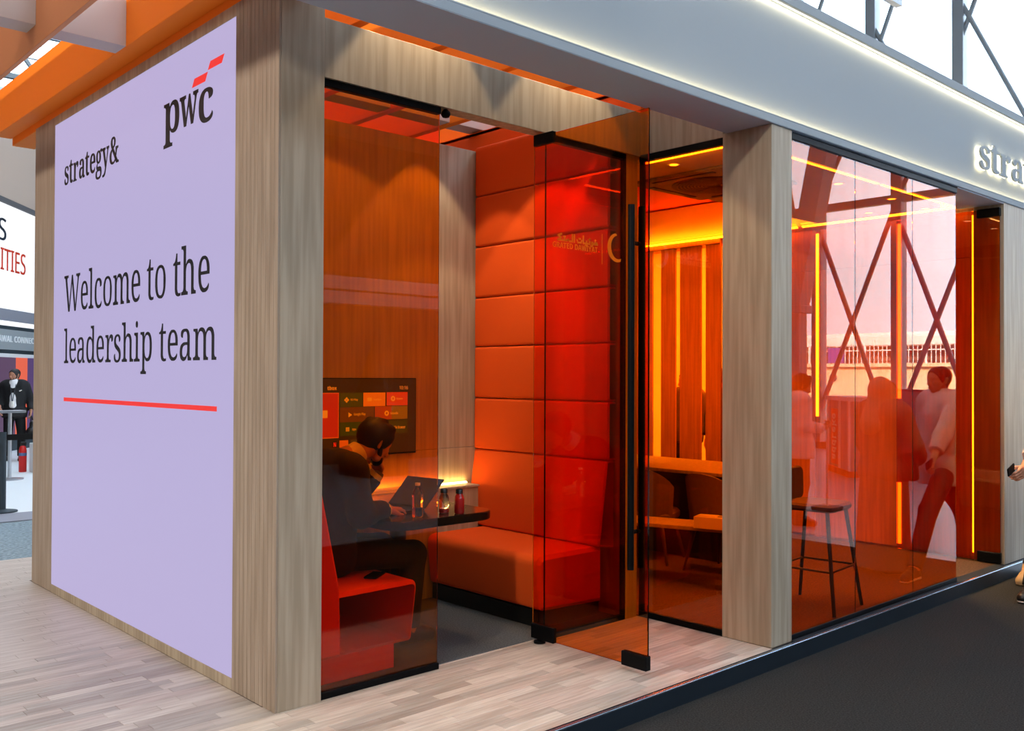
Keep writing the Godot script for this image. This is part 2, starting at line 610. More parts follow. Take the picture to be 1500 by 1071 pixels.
func window_wall():
	# the glazed end of the hall, seen over the canopy and mirrored in the stand's glass
	var w := thing("wall_east", "tall glazed end wall of the hall with steel columns and crossed braces", "wall", Vector3(18, HALL, 0), 0.0, "", "structure")
	var z0 := -4.09 - 1.9 * 14
	for k in 25:
		var z := z0 + 1.9 * k
		bx("column", Vector3(17.86, HALL, z - 0.115), Vector3(18.16, 11.0, z + 0.115), "hall_steel", w, 0.01)
		if k == 24: continue
		bar("brace", Vector3(17.95, 5.45, z), Vector3(17.95, 0.6, z + 1.9), 0.055, 0.055, "hall_steel", w, 8)
		bar("brace", Vector3(17.95, 5.1, z + 1.9), Vector3(17.95, -0.1, z), 0.055, 0.055, "hall_steel", w, 8)
		bar("brace", Vector3(17.95, 9.5, z), Vector3(17.95, 5.45, z + 1.9), 0.05, 0.05, "hall_steel", w, 8)
		bar("brace", Vector3(17.95, 8.5, z), Vector3(17.95, 11.0, z + 0.95), 0.05, 0.05, "hall_steel", w, 8)
	for y in [5.38, 10.6]:
		bx("transom", Vector3(17.88, y, -32), Vector3(18.05, y + 0.17, 16), "hall_steel", w, 0.01)
	bx("glass_pane", Vector3(18.06, 0.05, -32), Vector3(18.068, 11.0, 16), "clear_pane", w, 0.0)
	bx("sill", Vector3(17.8, HALL, -32), Vector3(18.3, 0.05, 16), "hall_wall", w, 0.0)
	bx("end_panel", Vector3(18.07, 0.05, -32), Vector3(18.3, 11.0, -10), "hall_wall", w, 0.0)  # solid stretch added to hold window light back from the far stand
	bx("end_panel", Vector3(18.07, 0.05, 10.2), Vector3(18.3, 11.0, 16), "hall_wall", w, 0.0)


func outdoors():
	var g := bx("ground", Vector3(18.3, -8.5, -150), Vector3(260, -8.0, 160), mat("ground_sand", Color(0.62, 0.56, 0.48), 0.9), null, 0.0)
	tag(g, "pale sandy ground outside beyond the hall's windows", "ground", "", "structure")
	var b := thing("cream_building", "long cream two-storey building with a railed terrace beyond the windows", "building", Vector3(60, -8, 26))
	bx("wall", Vector3(60, -8, -30), Vector3(75, 2.25, 70), "cream", b, 0.05)
	bx("ledge", Vector3(59.5, 2.25, -30), Vector3(75, 2.5, 70), "cream", b, 0.03)
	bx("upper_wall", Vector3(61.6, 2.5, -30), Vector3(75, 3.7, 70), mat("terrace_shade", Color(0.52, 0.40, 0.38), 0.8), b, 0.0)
	bx("parapet", Vector3(59.6, 3.7, -30), Vector3(75, 4.35, 70), "white_paint", b, 0.05)
	bx("roof_edge", Vector3(60.1, 4.35, -30), Vector3(75, 4.62, 70), "white_paint", b, 0.05)
	bx("rail", Vector3(59.6, 3.35, -30), Vector3(59.66, 3.42, 70), "white_paint", b, 0.0)
	for k in 84:
		var z := 12.0 + k * 0.3
		bx("baluster", Vector3(59.61, 2.5, z), Vector3(59.65, 3.7, z + (0.16 if k % 7 == 0 else 0.05)), "white_paint", b, 0.0)
	for z in [21.5, 30.4, 33.6]:
		bx("purple_banner", Vector3(59.56, 2.55, z), Vector3(59.6, 3.6, z + 1.2), mat("banner_purple", Color(0.30, 0.22, 0.60), 0.7), b, 0.0)
	for z in [26.6, 40.0, 18.0]:
		var win := bx("window", Vector3(59.93, -0.1, z), Vector3(60.0, 1.3, z + 1.1), "white_paint", b, 0.01)
		bx("window_pane", Vector3(59.91, 0.0, z + 0.1), Vector3(59.935, 1.2, z + 0.5), "grey_panel", win, 0.0)
		bx("window_pane", Vector3(59.91, 0.0, z + 0.6), Vector3(59.935, 1.2, z + 1.0), "grey_panel", win, 0.0)
	for z in [31.4, 32.3]:
		la("wall_vent", [Vector2(0, 0), Vector2(0.28, 0), Vector2(0.28, 0.12), Vector2(0, 0.2)], Vector3(60, 1.5, z), "grey_panel", b, 16, Basis(Vector3.UP, Vector3(-1, 0, 0), Vector3(0, 0, 1)))


# ---------------------------------------------------------------- the stand
func deck():
	var d := thing("platform_floor", "raised stand floor laid with pale grey oak strips and a dark steel edge", "floor", Vector3(0, 0, 0), 0.0, "", "structure")
	bx("base_slab", Vector3(-4.2, HALL, -4.69), Vector3(10.5, -0.004, 0.985), "gap", d, 0.0)
	bx("edge_band", Vector3(-4.2, HALL, 0.985), Vector3(10.5, -0.008, 1.006), "edge_steel", d, 0.0)
	bx("edge_trim", Vector3(-4.2, -0.008, 0.984), Vector3(10.5, 0.002, 1.008), "trim_steel", d, 0.003)
	bx("edge_line", Vector3(-4.2, -0.004, 0.976), Vector3(2.82, 0.0025, 0.984), "frame_black", d, 0.001)
	bx("sill_strip", Vector3(2.82, -0.004, 0.9), Vector3(10.5, 0.003, 0.984), "sill_grey", d, 0.0)
	bx("nook_carpet", Vector3(0.2, -0.004, -1.45), Vector3(2.5, 0.004, -0.072), "carpet_nook", d, 0.002)
	bx("lounge_carpet", Vector3(2.62, -0.004, -3.6), Vector3(9.5, 0.003, 0.9), "carpet_lounge", d, 0.0)
	# single oak strips, near ones one by one; the rows run along x
	var rest := begin()
	var w := 0.0685
	var meshes := {}
	var n := 0
	for row in 84:
		var z1 := 0.976 - row * w
		if z1 < -4.66: break
		var xmax := 2.6 if z1 > -0.02 else 0.0
		if z1 <= -0.02 and z1 > -0.06: xmax = 2.5
		if z1 < -3.69: xmax = 2.5
		var x := xmax
		var first := true
		while x > -4.1:
			var long: float = [0.34, 0.46, 0.58][rng.randi() % 3]
			if first: long *= rng.randf_range(0.4, 1.0)
			long = snappedf(long, 0.02)
			first = false
			var x0 := x - long
			var c := Vector3(x - long * 0.5, 0.0, z1 - w * 0.5)
			var near := c.x > -1.5 - maxf(0.0, (-c.z - 0.6) * 0.1) and c.z > -1.62 and n < 292 and (c.z < 0.72 or c.x > 0.5)
			if near:
				if not meshes.has(long):
					var st := begin()
					box_into(st, Vector3(-long * 0.5 + 0.0008, -0.004, -w * 0.5 + 0.0007), Vector3(long * 0.5 - 0.0008, 0.0, w * 0.5 - 0.0007), 0.0009)
					meshes[long] = st.commit()
				put("plank", meshes[long], "plank_%d" % (rng.randi() % 6), d, c + Vector3(0, rng.randf_range(-0.0003, 0.0003), 0))
				n += 1
			else:
				box_into(rest, Vector3(x0 + 0.0008, -0.004, z1 - w + 0.0007), Vector3(x - 0.0008, rng.randf_range(-0.0004, 0.0), z1 - 0.0007), 0.0)
			x = x0
	tag(solid("planks", rest, "plank_0", d), "", "", "", "stuff")


func media_wall():
	var w := thing("wall_left", "oak side wall of the stand that frames the big lavender screen", "wall", Vector3(0, 0, -1.85), 0.0, "", "structure")
	bx("wall_body", Vector3(0.012, 0, -3.69), Vector3(0.2, 3.39, -0.43), "oak", w, 0.002)
	bx("bottom_rail", Vector3(0, 0, -3.237), Vector3(0.012, 0.057, -0.433), "oak", w, 0.001)
	bx("top_rail", Vector3(0, 3.328, -3.237), Vector3(0.012, 3.39, -0.433), "oak", w, 0.001)
	for k in 13:
		var z := -3.69 + k * 0.0348
		bx("slat", Vector3(0, 0, z), Vector3(0.0125, 3.39, z + 0.0318), "oak_slat", w, 0.002)
	# the fluted corner column
	var c := thing("column", "fluted oak corner column between the lavender screen and the left glass", "column", Vector3(0.12, 0, -0.21), 0.0, "", "structure")
	bx("core", Vector3(0.012, 0, -0.43), Vector3(0.241, 3.39, 0), "oak", c, 0.001)
	bx("edge_board", Vector3(0, 0, -0.433), Vector3(0.0125, 3.39, -0.396), "oak_slat", c, 0.001)
	for k in 10:
		var z := -0.0385 - k * 0.0396
		bx("slat", Vector3(0, 0, z), Vector3(0.0125, 3.39, z + 0.0365), "oak_slat", c, 0.002)
	# the LED wall and what it shows
	var s := thing("led_screen", "huge lavender LED screen welcoming visitors on the stand's side wall", "screen", Vector3(0, 0.058, -1.835))
	bx("screen_face", Vector3(0.002, 0.058, -3.236), Vector3(0.0122, 3.327, -0.434), "screen_lavender", s, 0.0)
	var fr := Transform3D(Basis(Vector3(0, 0, 1), Vector3(0, 1, 0), Vector3(-1, 0, 0)), Vector3(0.002, 0, 0))
	words("lettering", "strategy&", "Droid Serif", true, Vector2(-3.023, 2.808), Vector2(-2.0, 3.036), fr, 0.0012, "print_black", s)
	words("lettering", "p", "Droid Serif", true, Vector2(-1.315, 2.819), Vector2(-1.105, 3.07), fr, 0.0012, "print_black", s)
	words("lettering", "w", "Droid Serif", true, Vector2(-1.10, 2.892), Vector2(-0.865, 3.062), fr, 0.0012, "print_black", s, true)
	words("lettering", "c", "Droid Serif", true, Vector2(-0.858, 2.864), Vector2(-0.69, 3.045), fr, 0.0012, "print_black", s)
	words("lettering", "Welcome to the", "Droid Serif", false, Vector2(-3.005, 1.974), Vector2(-0.715, 2.246), fr, 0.0012, "print_black", s)
	words("lettering", "leadership team", "Droid Serif", false, Vector2(-2.998, 1.552), Vector2(-0.63, 1.866), fr, 0.0012, "print_black", s)
	bx("red_rule", Vector3(0.0008, 1.363, -2.996), Vector3(0.002, 1.389, -0.62), "screen_red", s, 0.0)
	for q in [[Vector2(-0.914, 3.126), Vector2(-0.752, 3.126), Vector2(-0.783, 3.083), Vector2(-0.944, 3.083)], [Vector2(-0.722, 3.174), Vector2(-0.562, 3.174), Vector2(-0.592, 3.134), Vector2(-0.752, 3.134)]]:
		ex("red_flag", PackedVector2Array(q), 0.0008, 0.002, "zy", "screen_red", s)


func pane(called: String, poly_lo: Vector3, poly_hi: Vector3, parent) -> MeshInstance3D:
	return bx(called, poly_lo, poly_hi, "orange_glass", parent, 0.0015)


func front_wall():
	var h := thing("lintel", "oak lintel over the left glass and the open entrance", "lintel", Vector3(1.4, 2.976, 0), 0.0, "", "structure")
	bx("lintel_board", Vector3(0.241, 2.976, -0.10), Vector3(2.66, 3.263, 0), "oak", h, 0.002)
	bx("return_board", Vector3(2.60, 2.985, 0), Vector3(2.68, 3.263, 0.632), "oak", h, 0.002)
	var w := thing("window_1", "fixed orange glass left of the entrance with the seated man behind it", "window", Vector3(0.6, 0, -0.03), 0.0, "", "structure")
	pane("glass_pane", Vector3(0.246, 0.02, -0.036), Vector3(0.961, 2.965, -0.024), w)
	bx("bottom_channel", Vector3(0.241, 0, -0.048), Vector3(0.963, 0.033, -0.012), "frame_black", w, 0.002)
	bx("top_channel", Vector3(0.241, 2.94, -0.055), Vector3(0.961, 2.976, -0.012), "frame_black", w, 0.002)
	bx("side_channel", Vector3(0.241, 0.033, -0.045), Vector3(0.249, 2.94, -0.015), "frame_black", w, 0.001)
	w = thing("window_2", "fixed orange glass right of the entrance behind the open door", "window", Vector3(2.1, 0, -0.03), 0.0, "", "structure")
	pane("glass_pane", Vector3(1.765, 0.02, -0.036), Vector3(2.47, 2.965, -0.024), w)
	bx("bottom_channel", Vector3(1.765, 0, -0.048), Vector3(2.476, 0.033, -0.012), "frame_black", w, 0.002)
	bx("top_channel", Vector3(1.765, 2.94, -0.055), Vector3(2.476, 2.976, -0.012), "frame_black", w, 0.002)
	bx("side_channel", Vector3(2.448, 0.033, -0.045), Vector3(2.476, 2.94, -0.012), "frame_black", w, 0.002)
	sign_reflection(w)
	var p := bx("column", Vector3(2.478, 0, -0.11), Vector3(2.59, 2.985, -0.012), "oak", null, 0.003)
	tag(p, "slim oak corner post where the entrance glass meets the side glass", "post", "", "structure")
	w = thing("window_3", "orange side glass of the recess in front of the lounge chairs", "window", Vector3(2.62, 0, 0.3), 0.0, "", "structure")
	pane("glass_pane", Vector3(2.614, 0.02, 0.0), Vector3(2.626, 2.975, 0.63), w)
	bx("bottom_channel", Vector3(2.602, 0, -0.01), Vector3(2.638, 0.036, 0.632), "frame_black", w, 0.002)
	bx("top_channel", Vector3(2.60, 2.942, -0.01), Vector3(2.645, 2.985, 0.632), "frame_black", w, 0.002)
	bx("side_channel", Vector3(2.604, 0.036, -0.01), Vector3(2.636, 2.942, 0.022), "frame_black", w, 0.002)
	var c := bx("column", Vector3(2.60, 0, 0.629), Vector3(2.82, 3.006, 0.9635), "oak", null, 0.003)
	tag(c, "wide oak column between the entrance recess and the lounge window", "column", "", "structure")
	w = thing("window_4", "wide orange lounge window in three panes mirroring people and hall", "window", Vector3(4.0, 0, 0.954), 0.0, "", "structure")
	pane("glass_pane", Vector3(2.82, 0.02, 0.942), Vector3(3.6055, 2.96, 0.954), w)
	pane("glass_pane", Vector3(3.6085, 0.02, 0.942), Vector3(4.4425, 2.96, 0.954), w)
	pane("glass_pane", Vector3(4.4455, 0.02, 0.942), Vector3(5.185, 2.96, 0.954), w)
	bx("bottom_channel", Vector3(2.82, 0.003, 0.930), Vector3(5.185, 0.034, 0.960), "frame_black", w, 0.002)
	bx("top_channel", Vector3(2.82, 2.952, 0.930), Vector3(5.20, 2.998, 0.962), "frame_black", w, 0.006)
	c = bx("column", Vector3(6.135, 0, 0.72), Vector3(6.62, 3.006, 0.9635), "oak", null, 0.003)
	tag(c, "oak column right of the lounge door at the photo's edge", "column", "", "structure")
	var ball := la("door_bumper", [Vector2(0, -0.028), Vector2(0.018, -0.024), Vector2(0.026, -0.010), Vector2(0.024, 0.004), Vector2(0.012, 0.016), Vector2(0.010, 0.03), Vector2(0, 0.03)], Vector3(1.005, 2.958, -0.03), "frame_black", null, 16)
	tag(ball, "small round black bumper under the lintel beside the left glass", "door bumper")
	# the open entrance door, at right angles to the front
	var d := thing("door_1", "orange glass entrance door standing open with long black bar handles", "door", Vector3(1.70, 0, 0), 0.0, "", "structure")
	pane("door_glass", Vector3(1.694, 0.028, -0.06), Vector3(1.706, 2.952, 0.797), d)
	bx("bottom_hinge_clamp", Vector3(1.682, 0.022, -0.063), Vector3(1.718, 0.108, 0.122), "frame_black", d, 0.004)
	bx("top_hinge_clamp", Vector3(1.682, 2.896, -0.056), Vector3(1.718, 2.962, 0.104), "frame_black", d, 0.004)
	bx("lock_clamp", Vector3(1.680, 0.022, 0.628), Vector3(1.720, 0.098, 0.799), "frame_black", d, 0.004)
	la("pivot", [Vector2(0, 0), Vector2(0.035, 0), Vector2(0.035, 0.012), Vector2(0.016, 0.016), Vector2(0.016, 0.03), Vector2(0, 0.03)], Vector3(1.70, 0.0, -0.005), "frame_black", d)
	for s in [-1, 1]:
		var hd := bar("bar_handle", Vector3(1.70 + s * 0.045, 0.54, 0.715), Vector3(1.70 + s * 0.045, 2.45, 0.715), 0.018, 0.018, "frame_black", d, 16)
		for y in [0.735, 2.25]:
			bar("handle_standoff", Vector3(1.70 + s * 0.006, y, 0.715), Vector3(1.70 + s * 0.032, y, 0.715), 0.011, 0.011, "frame_black", hd, 10)
	# the lounge door, open inwards against the right wall
	d = thing("door_2", "orange glass lounge door opened inwards beside the right-hand column", "door", Vector3(6.11, 0, 0.9), 0.0, "", "structure")
	pane("door_glass", Vector3(6.104, 0.02, 0.06), Vector3(6.116, 2.96, 0.94), d)
	bx("bottom_hinge_clamp", Vector3(6.092, 0.012, 0.76), Vector3(6.128, 0.098, 0.945), "frame_black", d, 0.004)
	bx("top_hinge_clamp", Vector3(6.092, 2.895, 0.76), Vector3(6.128, 2.965, 0.945), "frame_black", d, 0.004)


func sign_reflection(w):
	# pale letters set on the fixed pane to stand for a lit sign's reflection
	var m := mat("sign_reflection_white", Color(0.97, 0.95, 0.94), 0.7)
	var st := begin()
	var put_stroke := func(pts: Array, lo: Vector2, hi: Vector2, wd: float):
		for i in pts.size() - 1:
			var a: Vector2 = lo + (hi - lo) * pts[i]
			var b: Vector2 = lo + (hi - lo) * pts[i + 1]
			var d: Vector2 = (b - a).normalized() * wd * 0.4
			beam_into(st, Vector3(a.x - d.x, a.y - d.y, -0.0228), Vector3(b.x + d.x, b.y + d.y, -0.0228), wd, 0.0008, Vector3(0, 0, 1))
	var V := func(x, y): return Vector2(x, y)
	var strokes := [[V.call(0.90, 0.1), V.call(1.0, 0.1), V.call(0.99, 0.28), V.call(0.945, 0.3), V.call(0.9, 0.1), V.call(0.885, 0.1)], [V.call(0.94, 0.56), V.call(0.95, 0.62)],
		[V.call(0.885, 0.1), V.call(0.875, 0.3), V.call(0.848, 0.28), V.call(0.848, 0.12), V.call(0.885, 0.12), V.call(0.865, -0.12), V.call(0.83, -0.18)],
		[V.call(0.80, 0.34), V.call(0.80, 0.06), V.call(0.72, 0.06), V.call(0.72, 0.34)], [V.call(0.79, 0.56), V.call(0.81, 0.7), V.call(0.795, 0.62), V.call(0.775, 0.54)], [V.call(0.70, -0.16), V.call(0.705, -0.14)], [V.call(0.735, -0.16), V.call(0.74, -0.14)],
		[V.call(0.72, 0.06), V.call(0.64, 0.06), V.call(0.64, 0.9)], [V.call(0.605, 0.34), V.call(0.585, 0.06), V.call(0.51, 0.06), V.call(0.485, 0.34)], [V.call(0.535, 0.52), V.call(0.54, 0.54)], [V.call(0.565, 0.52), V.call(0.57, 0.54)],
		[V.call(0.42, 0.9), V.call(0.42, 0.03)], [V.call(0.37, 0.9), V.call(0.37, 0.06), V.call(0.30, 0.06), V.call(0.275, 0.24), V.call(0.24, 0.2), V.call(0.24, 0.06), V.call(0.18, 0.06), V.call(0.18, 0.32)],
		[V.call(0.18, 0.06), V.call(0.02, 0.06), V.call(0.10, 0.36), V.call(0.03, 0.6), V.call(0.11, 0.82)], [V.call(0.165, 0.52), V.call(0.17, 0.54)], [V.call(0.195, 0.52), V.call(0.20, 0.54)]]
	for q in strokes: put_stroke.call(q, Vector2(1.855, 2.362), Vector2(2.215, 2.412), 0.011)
	solid("reflected_script", st, m, w)
	words("reflected_lettering", "GRATED DAWIYAT", "Droid Sans", true, Vector2(1.82, 2.318), Vector2(2.215, 2.352), Transform3D(Basis.IDENTITY, Vector3(0, 0, -0.0234)), 0.0008, m, w)
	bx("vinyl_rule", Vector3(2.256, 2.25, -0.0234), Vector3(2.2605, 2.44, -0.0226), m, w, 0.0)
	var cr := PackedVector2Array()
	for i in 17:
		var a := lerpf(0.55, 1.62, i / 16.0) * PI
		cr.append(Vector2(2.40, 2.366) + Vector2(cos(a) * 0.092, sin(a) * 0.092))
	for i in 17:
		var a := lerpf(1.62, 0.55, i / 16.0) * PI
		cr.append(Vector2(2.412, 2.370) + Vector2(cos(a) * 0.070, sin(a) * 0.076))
	ex("reflected_crescent", cr, -0.0234, -0.0226, "xy", m, w)


func canopy():
	var c := thing("canopy_beam", "broad grey canopy beam with lit coves and halo lettering over the stand front", "canopy", Vector3(4, 3, 0.8), 0.0, "", "structure")
	bx("beam_body", Vector3(-0.35, 3.04, 0.66), Vector3(10.5, 3.74, 0.925), "canopy_paint", c, 0.0)
	bx("bottom_lip", Vector3(-0.35, 3.0075, 0.655), Vector3(10.5, 3.05, 0.975), "canopy_paint", c, 0.002)
	bx("soffit_board", Vector3(-0.35, 3.006, 0.656), Vector3(10.5, 3.0085, 0.973), "soffit_paint", c, 0.0)
	bx("top_lip", Vector3(-0.35, 3.735, 0.629), Vector3(10.5, 3.797, 0.975), "canopy_paint", c, 0.002)
	bx("lip_upstand", Vector3(-0.35, 3.05, 0.966), Vector3(10.5, 3.057, 0.975), "canopy_paint", c, 0.0)
	var warm := Color(1.0, 0.90, 0.68)
	for k in 3:
		var x := -0.3 + k * 3.6
		tag(led("led_strip", Vector3(x, 3.056, 0.948), Vector3(x + 3.6, 3.056, 0.948), 0.012, Vector3(0, 0.55, -0.83), 17.0, warm), "warm LED strip %s" % ["along the canopy's lower lip above the entrance", "along the canopy's lower lip above the lounge window", "along the canopy's lower lip past the right column"][k], "led strip")
		tag(led("led_strip", Vector3(x, 3.733, 0.945), Vector3(x + 3.6, 3.733, 0.945), 0.014, Vector3(0, -0.75, -0.66), 18.0, Color(1.0, 0.94, 0.80)), "warm LED strip %s" % ["under the canopy's upper lip above the entrance", "under the canopy's upper lip above the lounge window", "under the canopy's upper lip past the right column"][k], "led strip")
	var s := thing("halo_lettering", "raised grey letters glowing from behind on the canopy at the right edge", "sign", Vector3(6.2, 3.2, 0.93))
	words("letter_faces", "strategy&", "Droid Serif", true, Vector2(5.62, 3.135), Vector2(7.95, 3.46), Transform3D(Basis.IDENTITY, Vector3(0, 0, 0.957)), 0.018, "canopy_paint", s)
	words("glowing_backs", "strategy&", "Droid Serif", true, Vector2(5.62, 3.135), Vector2(7.95, 3.46), Transform3D(Basis.IDENTITY, Vector3(0, 0, 0.951)), 0.005, glow("halo_light", Color(1.0, 0.93, 0.76), 9.0), s)


func spot(label: String, at: Vector3, to: Vector3, power: float, angle: float, c := Color(1.0, 0.88, 0.70)):
	# a small black track spot: can, yoke and glowing lens, with its own light just in front
	var o := thing("spotlight", label, "spotlight", at, 0.0, "track spots on the roof grid")
	var d := (to - at).normalized()
	var b := aim(d, Vector3(0, 0, 1))
	var st := begin()
	lathe(st, [Vector2(0, -0.09), Vector2(0.028, -0.09), Vector2(0.034, -0.08), Vector2(0.036, 0.0), Vector2(0.03, 0.0), Vector2(0.03, -0.012)], 18, at, b)
	solid("can", st, "black", o)
	st = begin()
	lathe(st, [Vector2(0.029, -0.012), Vector2(0, -0.012)], 18, at, Basis(b.x, b.y, b.z))
	solid("lamp_lens", st, "spot_lamp", o)
	bar("yoke", at - d * 0.05, at - d * 0.05 + Vector3(0, 0.12, 0), 0.007, 0.007, "black", o, 8)
	var l := SpotLight3D.new()
	l.name = "spot_beam"
	l.light_color = c
	l.light_energy = power
	l.spot_angle = angle
	l.spot_angle_attenuation = 0.15
	l.spot_range = 30.0
	l.light_size = 0.025
	l.shadow_enabled = true
	o.add_child(l)
	l.transform = Transform3D(Basis(b.x, -b.z, -b.y).orthonormalized(), d * 0.012)
	l.basis = Basis.looking_at(d, Vector3(0.3, 0.1, 0.9))


func pergola():
	# an orange grid of beams and pale joists above the stand
	var p := thing("roof_grid", "open pergola roof of orange beams and pale cross joists over the stand", "roof", Vector3(3, 3.45, -2), 0.0, "", "structure")
	bx("edge_beam", Vector3(-0.106, 3.45, -4.41), Vector3(0.02, 3.79, 0.55), "orange_paint", p, 0.003)
	bx("edge_beam_foot", Vector3(0.022, 3.391, -4.39), Vector3(0.19, 3.47, 0.2), "orange_paint", p, 0.003)
	bx("outer_beam", Vector3(-0.59, 3.335, -5.6), Vector3(-0.562, 3.79, 1.5), "peach_paint", p, 0.002)
	bx("outer_beam", Vector3(-1.15, 3.335, -5.6), Vector3(-1.12, 3.79, 1.5), "peach_paint", p, 0.002)
	for k in 16:
		var x := 0.659 + 0.547 * k
		bx("beam", Vector3(x, 3.45, -4.41), Vector3(x + 0.064, 3.80, -0.10), "orange_paint", p, 0.003)
	for z in [-4.38, -3.05, -1.765]:
		for k in 16:
			var x0 := 0.02 if k == 0 else 0.659 + 0.547 * (k - 1) + 0.064
			bx("joist", Vector3(x0, 3.46, z), Vector3(0.659 + 0.547 * k, 3.78, z + 0.165), "joist_paint" if z > -2.5 else "orange_paint", p, 0.002)
	for z in [-1.765, -0.2]:
		bx("outer_joist", Vector3(-0.562, 3.45, z), Vector3(-0.106, 3.76, z + 0.165), "joist_paint", p, 0.002)
		bx("outer_joist", Vector3(-1.12, 3.45, z), Vector3(-0.59, 3.76, z + 0.165), "joist_paint", p, 0.002)
	spot("black track spot over the entrance beside the oak corner column", Vector3(0.80, 3.76, 0.11), Vector3(0.80, 0, 0.10), 1.9, 38.0)
	spot("black track spot over the entrance beside the lounge side glass", Vector3(1.90, 3.76, 0.11), Vector3(1.90, 0, 0.14), 1.9, 40.0)
	spot("black track spot over the left half of the nook", Vector3(1.05, 3.43, -0.78), Vector3(1.05, 0, -0.95), 0.75, 56.0)
	spot("black track spot over the right half of the nook", Vector3(1.90, 3.43, -1.15), Vector3(1.92, 0, -1.18), 0.9, 38.0)
	spot("black track spot over the nook's right-hand bench near the door", Vector3(1.95, 3.43, -0.62), Vector3(2.02, 0, -0.62), 1.1, 40.0)


# ---------------------------------------------------------------- the meeting nook
func nook():
	var w := thing("wall_back", "oak back wall of the meeting nook behind the television", "wall", Vector3(1.3, 0, -1.5), 0.0, "", "structure")
	bx("upper_boards", Vector3(0.2, 1.022, -1.56), Vector3(2.5, 3.235, -1.451), "oak", w, 0.0015)
	bx("lower_boards", Vector3(0.2, 0, -1.56), Vector3(2.5, 1.0195, -1.451), "oak", w, 0.0015)
	w = thing("partition", "partition clad in stacked orange upholstered panels right of the nook", "partition", Vector3(2.5, 0, -0.7), 0.0, "", "structure")
	bx("partition_core", Vector3(2.505, 0, -3.62), Vector3(2.585, 3.22, -0.11), "oak", w, 0.002)
	var ys := [1.006, 1.386, 1.766, 2.13, 2.509, 2.89, 3.268]
	for k in 6:
		var st := begin()
		extrude(st, rounded([[Vector2(2.507, ys[k] + 0.002), 0.004], [Vector2(2.507, ys[k + 1] - 0.002), 0.02], [Vector2(2.42, ys[k + 1] - 0.002), 0.022 if k < 5 else 0.05], [Vector2(2.42, ys[k] + 0.002), 0.022]], 0.01, 5), -1.449, -0.115, "xy", 0.012)
		solid("wall_cushion", st, "upholstery", w)
	var l := thing("wall_ledge", "oak ledge below the television with a warm light strip along its back", "ledge", Vector3(1.3, 0, -1.4), 0.0, "", "structure")
	bx("ledge_front", Vector3(0.2, 0, -1.45), Vector3(2.335, 0.742, -1.295), "oak", l, 0.002)
	bx("ledge_top", Vector3(0.2, 0.742, -1.45), Vector3(2.343, 0.758, -1.288), "oak", l, 0.003)
	tag(led("led_strip", Vector3(0.95, 0.766, -1.434), Vector3(2.34, 0.766, -1.434), 0.016, Vector3(0, 0.9, 0.43), 45.0, Color(1.0, 0.80, 0.46)), "warm LED strip washing the oak wall above the nook's ledge", "led strip")
	# the two benches
	var b := thing("bench", "orange upholstered bench right of the table under the stacked panels", "bench", Vector3(2.1, 0, -0.75), 0.0, "nook benches")
	var seat := rounded([[Vector2(2.42, 0.10), 0.0], [Vector2(2.42, 0.455), 0.0], [Vector2(1.84, 0.455), 0.075], [Vector2(1.875, 0.12), 0.03]], 0.01, 6)
	ex("seat", seat, -1.29, -0.16, "xy", "upholstery", b, 0.025)
	ex("back_cushion", rounded([[Vector2(2.50, 0.44), 0.0], [Vector2(2.50, 1.004), 0.01], [Vector2(2.424, 1.004), 0.02], [Vector2(2.345, 0.46), 0.02]], 0.01, 5), -1.449, -0.13, "xy", "upholstery", b, 0.012)
	bx("plinth", Vector3(1.90, 0.004, -1.28), Vector3(2.45, 0.11, -0.22), "black", b, 0.003)
	b = thing("bench", "red orange upholstered bench left of the table with the man seated on it", "bench", Vector3(0.5, 0, -0.8), 0.0, "nook benches")
	ex("seat", rounded([[Vector2(0.36, 0.13), 0.0], [Vector2(0.36, 0.45), 0.0], [Vector2(0.945, 0.455), 0.06], [Vector2(0.905, 0.13), 0.02]], 0.01, 6), -1.285, -0.17, "xy", "upholstery", b, 0.022)
	ex("back_cushion", rounded([[Vector2(0.215, 0.13), 0.0], [Vector2(0.46, 0.13), 0.0], [Vector2(0.452, 0.47), 0.02], [Vector2(0.335, 1.02), 0.05], [Vector2(0.215, 1.02), 0.03]], 0.01, 6), -1.285, -0.165, "xy", "upholstery", b, 0.018)
	ex("plinth", PackedVector2Array([Vector2(0.25, 0.004), Vector2(0.797, 0.004), Vector2(0.797, 0.135), Vector2(0.25, 0.135)]), -1.28, -0.19, "xy", "upholstery", b, 0.004)


